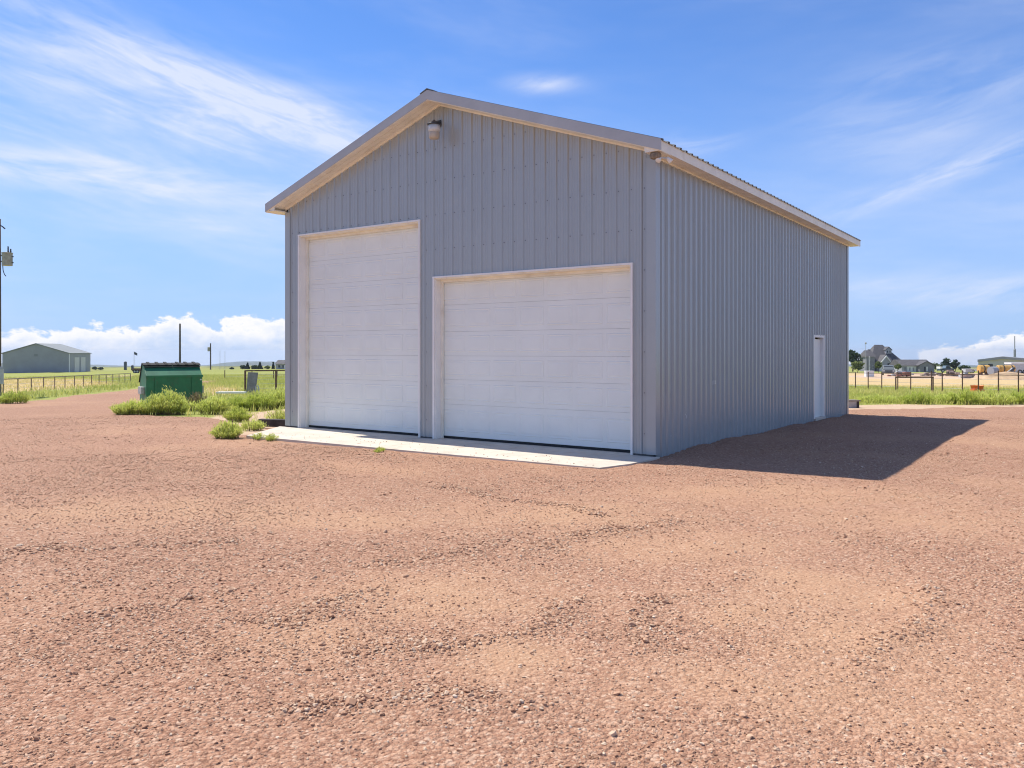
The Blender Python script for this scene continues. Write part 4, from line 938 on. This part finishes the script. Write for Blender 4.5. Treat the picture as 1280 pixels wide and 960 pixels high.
# white framed gable in front
MB().prism([(X(1094), -1), (X(1108.5), -1), (X(1108.5), Y(452)), (X(1103), Y(445.6)), (X(1094), Y(455))], 'y', -2.4, -.01).build('gable_wall', HWALL2, hs_)
gb = MB()
for a, b in (((1092.2, 457.2), (1103.2, 444.4)), ((1103.2, 444.4), (1108.4, 451))):
    gb.hexa([(X(a[0]), -2.75, Y(a[1]+1.7)), (X(b[0]), -2.75, Y(b[1]+1.7)), (X(b[0]), -2.45, Y(b[1]+1.7)), (X(a[0]), -2.45, Y(a[1]+1.7)), (X(a[0]), -2.75, Y(a[1])), (X(b[0]), -2.75, Y(b[1])), (X(b[0]), -2.45, Y(b[1])), (X(a[0]), -2.45, Y(a[1]))])
gb.build('bargeboard', WHITE, hs_)
for s, (a, b) in ((1, ((1092.4, 456.8), (1103.2, 444.0))), (-1, ((1103.2, 444.0), (1108.4, 450.6)))):
    MB().hexa([(X(a[0]), -2.4, Y(a[1])), (X(b[0]), -2.4, Y(b[1])), (X(b[0]), 1.8, Y(b[1])), (X(a[0]), 1.8, Y(a[1])), (X(a[0]), -2.4, Y(a[1]-.6)), (X(b[0]), -2.4, Y(b[1]-.6)), (X(b[0]), 1.8, Y(b[1]-.6)), (X(a[0]), 1.8, Y(a[1]-.6))]).build('gable_roof', SHING, hs_)
MB().box(X(1095), X(1098), -2.6, -2.41, Y(464), Y(457)).build('porch_post', WHITE, hs_)
# dormer
MB().prism([(X(1110), Y(442)), (X(1117.2), Y(442)), (X(1117.2), Y(437.6)), (X(1113.6), Y(434.2)), (X(1110), Y(437.6))], 'y', 1.5, 4.4).build('dormer', HWALL2, hs_)
for s in (1, -1):
    MB().prism([(X(1113.6), Y(434.1)), (X(1113.6+s*4.3), Y(438)), (X(1113.6+s*4.3), Y(437.2)), (X(1113.6), Y(433.2))][::s], 'y', 1.3, 4.5).build('dormer_roof', SHING, hs_)
for px in (1111, 1114): 
    wn = MB().box(X(px), X(px+2.2), 1.44, 1.499, Y(441.4), Y(437.6)).build('window', WHITE, hs_); MB().box(X(px+.3), X(px+1.9), 1.41, 1.439, Y(441), Y(438)).build('pane', GLASS, wn)
MB().box(X(1105), X(1108), -2.5, -2.403, Y(459), Y(454)).build('window', GLASS, hs_)
for px in (1112, 1118): 
    wn = MB().box(X(px), X(px+2.4), -.06, -.002, Y(461), Y(456)).build('window', WHITE, hs_); MB().box(X(px+.3), X(px+2.1), -.08, -.061, Y(460.6), Y(456.4)).build('pane', GLASS, wn)
# garage house
l_, k, b0 = at_depth(1147, 240); Y = lambda py: (b0-py)*k; X = lambda px: (px-1147)*k
gh = thing('garage_house', 'low grey garage house with a white door beside the big house', 'house', l_, YAW)
MB().box(X(1127), X(1146), 0, 7, -1, Y(456.5)).build('wall', HWALL2, gh)
MB().prism([(X(1145.9), -1), (X(1164.5), -1), (X(1164.5), Y(456.5)), (X(1155), Y(452)), (X(1145.9), Y(456.5))], 'y', -1.6, 7).build('wall', HWALL, gh)
MB().prism([(-.5, Y(457)), (7.6, Y(457)), (4.4, Y(449.6)), (3.0, Y(449.6))], 'x', X(1125.5), X(1165)).build('roof', SHING, gh)
for s in (1, -1): MB().prism([(X(1155), Y(452)), (X(1155+s*11), Y(457.4)), (X(1155+s*11), Y(456.4)), (X(1155), Y(451))][::s], 'y', -1.9, 3.2).build('gable_roof', SHING, gh)
gd = MB().box(X(1134), X(1145), -.07, -.002, -.3, Y(458)).build('garage_door', WHITE, gh)
for q in (1136, 1140.6): MB().box(X(q), X(q+2), -.09, -.071, Y(463.5), Y(459.4)).build('pane', HWALL2, gd)
MB().box(X(1130), X(1132.5), -.06, -.001, -.3, Y(459)).build('door', HWALL, gh)
MB().box(X(1151.5), X(1153.5), -1.66, -1.602, Y(464), Y(458.2)).build('window', GLASS, gh); MB().box(X(1154.5), X(1156), -1.66, -1.602, Y(464), Y(458.2)).build('window', WHITE, gh)
# tan warehouse
l_, k, b0 = at_depth(1253, 230); Y = lambda py: (b0-py)*k; X = lambda px: (px-1253)*k
X = lambda px: (px-1253)*k/1.17
wh = thing('warehouse', 'long tan metal warehouse with a low grey roof at the right edge', 'building', l_, YAW-.56)
MB().prism([(X(1222.5), -1), (X(1300), -1), (X(1300), Y(451)), (X(1253), Y(446.8)), (X(1222.5), Y(450.6))], 'y', 0, 18).build('wall', TANW, wh)
MB().prism([(X(1221.6), Y(452.6)), (X(1253), Y(448.6)), (X(1253), Y(445.6)), (X(1221.6), Y(449.6))], 'y', -.5, 18.5).build('roof', FARS, wh)
MB().prism([(X(1253), Y(448.6)), (X(1302), Y(452.6)), (X(1302), Y(449.4)), (X(1253), Y(445.6))], 'y', -.5, 18.5).build('roof', FARS, wh)
MB().box(X(1235), X(1241), -.08, -.002, -.5, Y(455)).build('door', DARKM, wh); MB().box(X(1226), X(1233), -.08, -.002, -.5, Y(456)).build('door', DARKM, wh)
l_, k, b0 = at_depth(1281, 170); t = thing('box_trailer', 'white box trailer parked against the tan warehouse at the right edge', 'trailer', l_, YAW); Y = lambda py: (b0-py)*k; X = lambda px: (px-1281)*k
MB().box(X(1265), X(1306), 0, 2.4, Y(464.5), Y(455)).build('trailer_box', pmat('pale grey trailer side', (.52, .53, .54), .4), t); MB().box(X(1264), X(1306.5), -.05, 2.45, Y(454.99), Y(453.2)).build('roof', WHITE, t)
for q in (1275, 1281): wheel_y(t, X(q), .1, .5)
# yellow containers and the grey culvert among them
def drum(px, py0, py1, wp, d, label, bands):
    l_, k, b0 = at_depth(px, d); t = thing('yellow_tank', label, 'tank', l_, YAW, 'yellow tanks before the warehouse'); r_ = (py1-py0)/2*k; zc_ = (b0-(py0+py1)/2)*k; w_ = wp/2*k
    MB().tube([(-w_, 0, zc_), (-w_*.94, 0, zc_), (w_*.94, 0, zc_), (w_, 0, zc_)], [r_*.8, r_, r_, r_*.8], 18).build('tank_shell', YELL, t)
    for b in bands: MB().tube([(b*w_-.10, 0, zc_), (b*w_+.10, 0, zc_)], r_*1.03, 18).build('band', DARKM, t)
    for s in (-.6, .6): MB().box(s*w_-.15, s*w_+.15, -r_*.6, r_*.6, -.3, zc_-r_*.75).build('leg', RUST, t)
drum(1229.5, 456.3, 466, 12.5, 150, 'shorter yellow orange tank left of the grey culvert', (-.15,))
drum(1257, 456.5, 465.5, 21, 150, 'longer yellow orange tank right of the grey culvert', (-.35, .62))
l_, k, b0 = at_depth(1242, 148); t = thing('culvert_pipe', 'grey steel culvert between the two yellow tanks', 'pipe', l_, YAW)
MB().tube([(-4*k, 0, 5.2*k), (4.2*k, .4, 5.2*k)], 5.2*k, 16).build('pipe_shell', FARS, t)
l_, k, b0 = at_depth(1258, 144); t = thing('steel_ramp', 'dark curved steel trough lying below the longer yellow tank', 'scrap', l_, YAW)
mb = MB(); pts_ = [(-9*k, 0, 1.0*k), (-3*k, 0, 1.5*k), (3*k, 0, 3.4*k), (8*k, 0, 7.0*k), (10*k, 0, 9.5*k)]
mb.tube(pts_, .22, 6); mb.build('rim', DARKM, t)
for a, b in zip(pts_[:-1], pts_[1:]): MB().hexa([(a[0], .05, -.2), (b[0], .05, -.2), (b[0], .9, -.2), (a[0], .9, -.2), (a[0], .05, a[2]-.02), (b[0], .05, b[2]-.02), (b[0], .9, b[2]-.02), (a[0], .9, a[2]-.02)]).build('plate', FARS, t)
# dirt mound
l_, k, b0 = at_depth(1262, 92); n = 40; gx, gy = np.meshgrid(np.linspace(-1, 1, n), np.linspace(-1, 1, n)); 
hz_ = np.clip(1-np.hypot(gx, gy)**1.3, 0, 1)*1.12+(fbm(gx*3+5, gy*3, 71, 4)-.5)*.5*np.clip(1.05-np.hypot(gx, gy), 0, 1)-.12
vx, vy = gx*4.6, gy*4.0; V = np.stack([l_[0]+vx*RT[0]+vy*FW[0], l_[1]+vx*RT[1]+vy*FW[1], l_[2]+hz_], -1).reshape(-1, 3)
i, j = np.meshgrid(np.arange(n-1), np.arange(n-1), indexing='ij')
o = npmesh('dirt_mound', V, np.stack([i*n+j, i*n+j+1, (i+1)*n+j+1, (i+1)*n+j], -1).reshape(-1, 4), pmat('bare mound soil', (.46, .32, .19), .95, .2, .8, .03, 6, dirt=((.30, .27, .10), 1.2, .5)), smooth=True)
o['kind'] = 'structure'
# orange tub
l_ = P(1221.5, 43.0); t = thing('orange_tub', 'bright orange plastic tub lying in the grass by a fence post', 'tub', l_, YAW)
MB().lathe([(.22, 0), (.25, .02), (.31, .36), (.33, .38), (.33, .41), (.29, .41)], n=16).build('tub_shell', ORAN, t, True)
MB().box(-.29, .29, -.18, .18, .08, .2).build('side_grip', ORAN, t)
# white cabinet, rubble, grey machinery
l_, k, b0 = at_depth(1087.8, 112); t = thing('white_chest', 'white chest standing in the dry field left of the parked car', 'chest', l_, YAW)
MB().box(-5*k, 5*k, 0, .7, -.1, 6.2*k).build('chest_body', WHITE, t, bevel=.03); MB().box(-5.2*k, 5.2*k, -.03, .73, 6.21*k, 7.0*k).build('lid', WHITE, t, bevel=.02)
def rubble(px, d, wp, hp, n, label, seed, mats):
    l_, k, b0 = at_depth(px, d); t = thing('rubble_pile', label, 'rubble', l_, YAW, 'rubble piles in the dry field'); r = np.random.default_rng(seed)
    for i in range(n):
        q = r.normal(0, .42); x_ = q*wp/2*k; s_ = r.uniform(.12, .32); z_ = max(0, hp*k*(1-abs(q))*r.random())
        c_ = np.array([x_, r.uniform(-.5, .5), z_+s_*.4]); v = c_+r.normal(0, 1, (8, 3))*s_*.12+np.array([[-1, -1, -1], [1, -1, -1], [1, 1, -1], [-1, 1, -1], [-1, -1, 1], [1, -1, 1], [1, 1, 1], [-1, 1, 1]])*np.array([s_*1.4, s_, s_*.6])
        MB().hexa([tuple(p) for p in v]).build('chunk', mats[i % len(mats)], t)
rubble(1130, 118, 34, 5, 26, 'reddish rubble pile in the field below the garage house', 1, [RUBBLE, pmat('red rubble', (.36, .17, .13), .95, .2), RUBBLE, GALV])
rubble(1168, 125, 40, 3.5, 22, 'long low pale rubble row behind the pipe gate', 2, [pmat('pale rubble', (.52, .46, .42), .95, .2), RUBBLE, WOODG])
rubble(1208, 100, 16, 9, 22, 'steep grey scrap heap left of the dirt mound', 3, [FARS, GALV, WOODD, RUBBLE])
rubble(1190, 122, 22, 6, 16, 'dark rubble heap under the blue pickup', 4, [RUBBLE, WOODD, pmat('brown rubble', (.28, .2, .16), .95, .2)])
l_, k, b0 = at_depth(1215.5, 200); t = thing('site_trailer', 'low white site trailer left of the warehouse', 'trailer', l_, YAW)
MB().box(-6.5*k, 6.5*k, 0, 2.4, .45, 4.6*k).build('trailer_box', WHITE, t); MB().box(-6.7*k, 6.7*k, -.1, 2.5, 4.61*k, 4.95*k).build('roof', GALV, t)
for q in (-2, 1): wheel_y(t, q*k, .1, .4)
# parked car, seen from the front
l_, k, b0 = at_depth(1111, 128)
cr = thing('parked_car', 'dark grey car parked before the big house', 'car', l_, YAW-.40)
MB().prism([(-.86, .30), (.86, .30), (.90, .55), (.88, .92), (-.88, .92), (-.90, .55)], 'y', 0, 4.3).build('body', GREYV, cr, bevel=.06)
MB().prism([(.95, .92), (1.75, 1.52), (3.4, 1.56), (4.15, .94)], 'x', -.80, .80).build('cabin', GREYV, cr, bevel=.05)
MB().hexa([(-.70, 1.07, .99), (.70, 1.07, .99), (.70, 1.09, .98), (-.70, 1.09, .98), (-.64, 1.66, 1.46), (.64, 1.66, 1.46), (.64, 1.69, 1.45), (-.64, 1.69, 1.45)]).build('windscreen', GLASS, cr)
for s in (-1, 1):
    MB().box(*sorted((s*.55, s*.82)), -.03, .05, .62, .78).build('headlight', WHITE, cr); MB().box(*sorted((s*.801, s*.815)), 1.9, 3.4, 1.02, 1.44).build('side_window', GLASS, cr)
    for yv in (.8, 3.4): wheel(cr, s*.80, yv, .33)
MB().box(-.45, .45, -.04, .02, .42, .58).build('grille', DARKM, cr)
# pickup, seen from the side
l_, k, b0 = at_depth(1184, 205)
pk = thing('pickup_truck', 'dark blue pickup truck parked by the conifers', 'pickup', l_, YAW); fpx = 8.6*k
z_ = lambda q: q
MB().prism([(-fpx, .45), (fpx, .45), (fpx, 1.05), (fpx*.30, 1.12), (fpx*.30, 1.05), (-fpx, 1.05)], 'y', 0, 1.8).build('body', BLUEV, pk, bevel=.05)
MB().prism([(-fpx*.25, 1.05), (-fpx*.12, 1.72), (fpx*.40, 1.72), (fpx*.62, 1.1)], 'y', .08, 1.72).build('cab', pmat('light blue grey cab', (.16, .22, .27), .3), pk, bevel=.05)
MB().prism([(-fpx*.12, 1.15), (-fpx*.06, 1.60), (fpx*.34, 1.60), (fpx*.48, 1.15)], 'y', .05, .079).build('side_window', GLASS, pk)
MB().box(-fpx-.02, -fpx+.5, -.05, 1.85, .95, 1.5).build('tool_box', WHITE, pk)
for q in (-.62, .62): wheel_y(pk, fpx*q, .06, .40)

# ------------------------------------------------------------------ the air
hm = bpy.data.materials.new('haze air'); hm.use_nodes = True; hm.node_tree.nodes.clear(); t = NT(hm.node_tree)
pv = t.n('ShaderNodeVolumePrincipled', {'Color': (.80, .88, 1, 1), 'Density': .00013, 'Anisotropy': .2})
t.t.links.new(pv.outputs[0], t.n('ShaderNodeOutputMaterial').inputs['Volume'])
hz = MB().box(-6600, 6600, -6600, 6600, -106, 16).build('haze', hm); hz['kind'] = 'stuff'
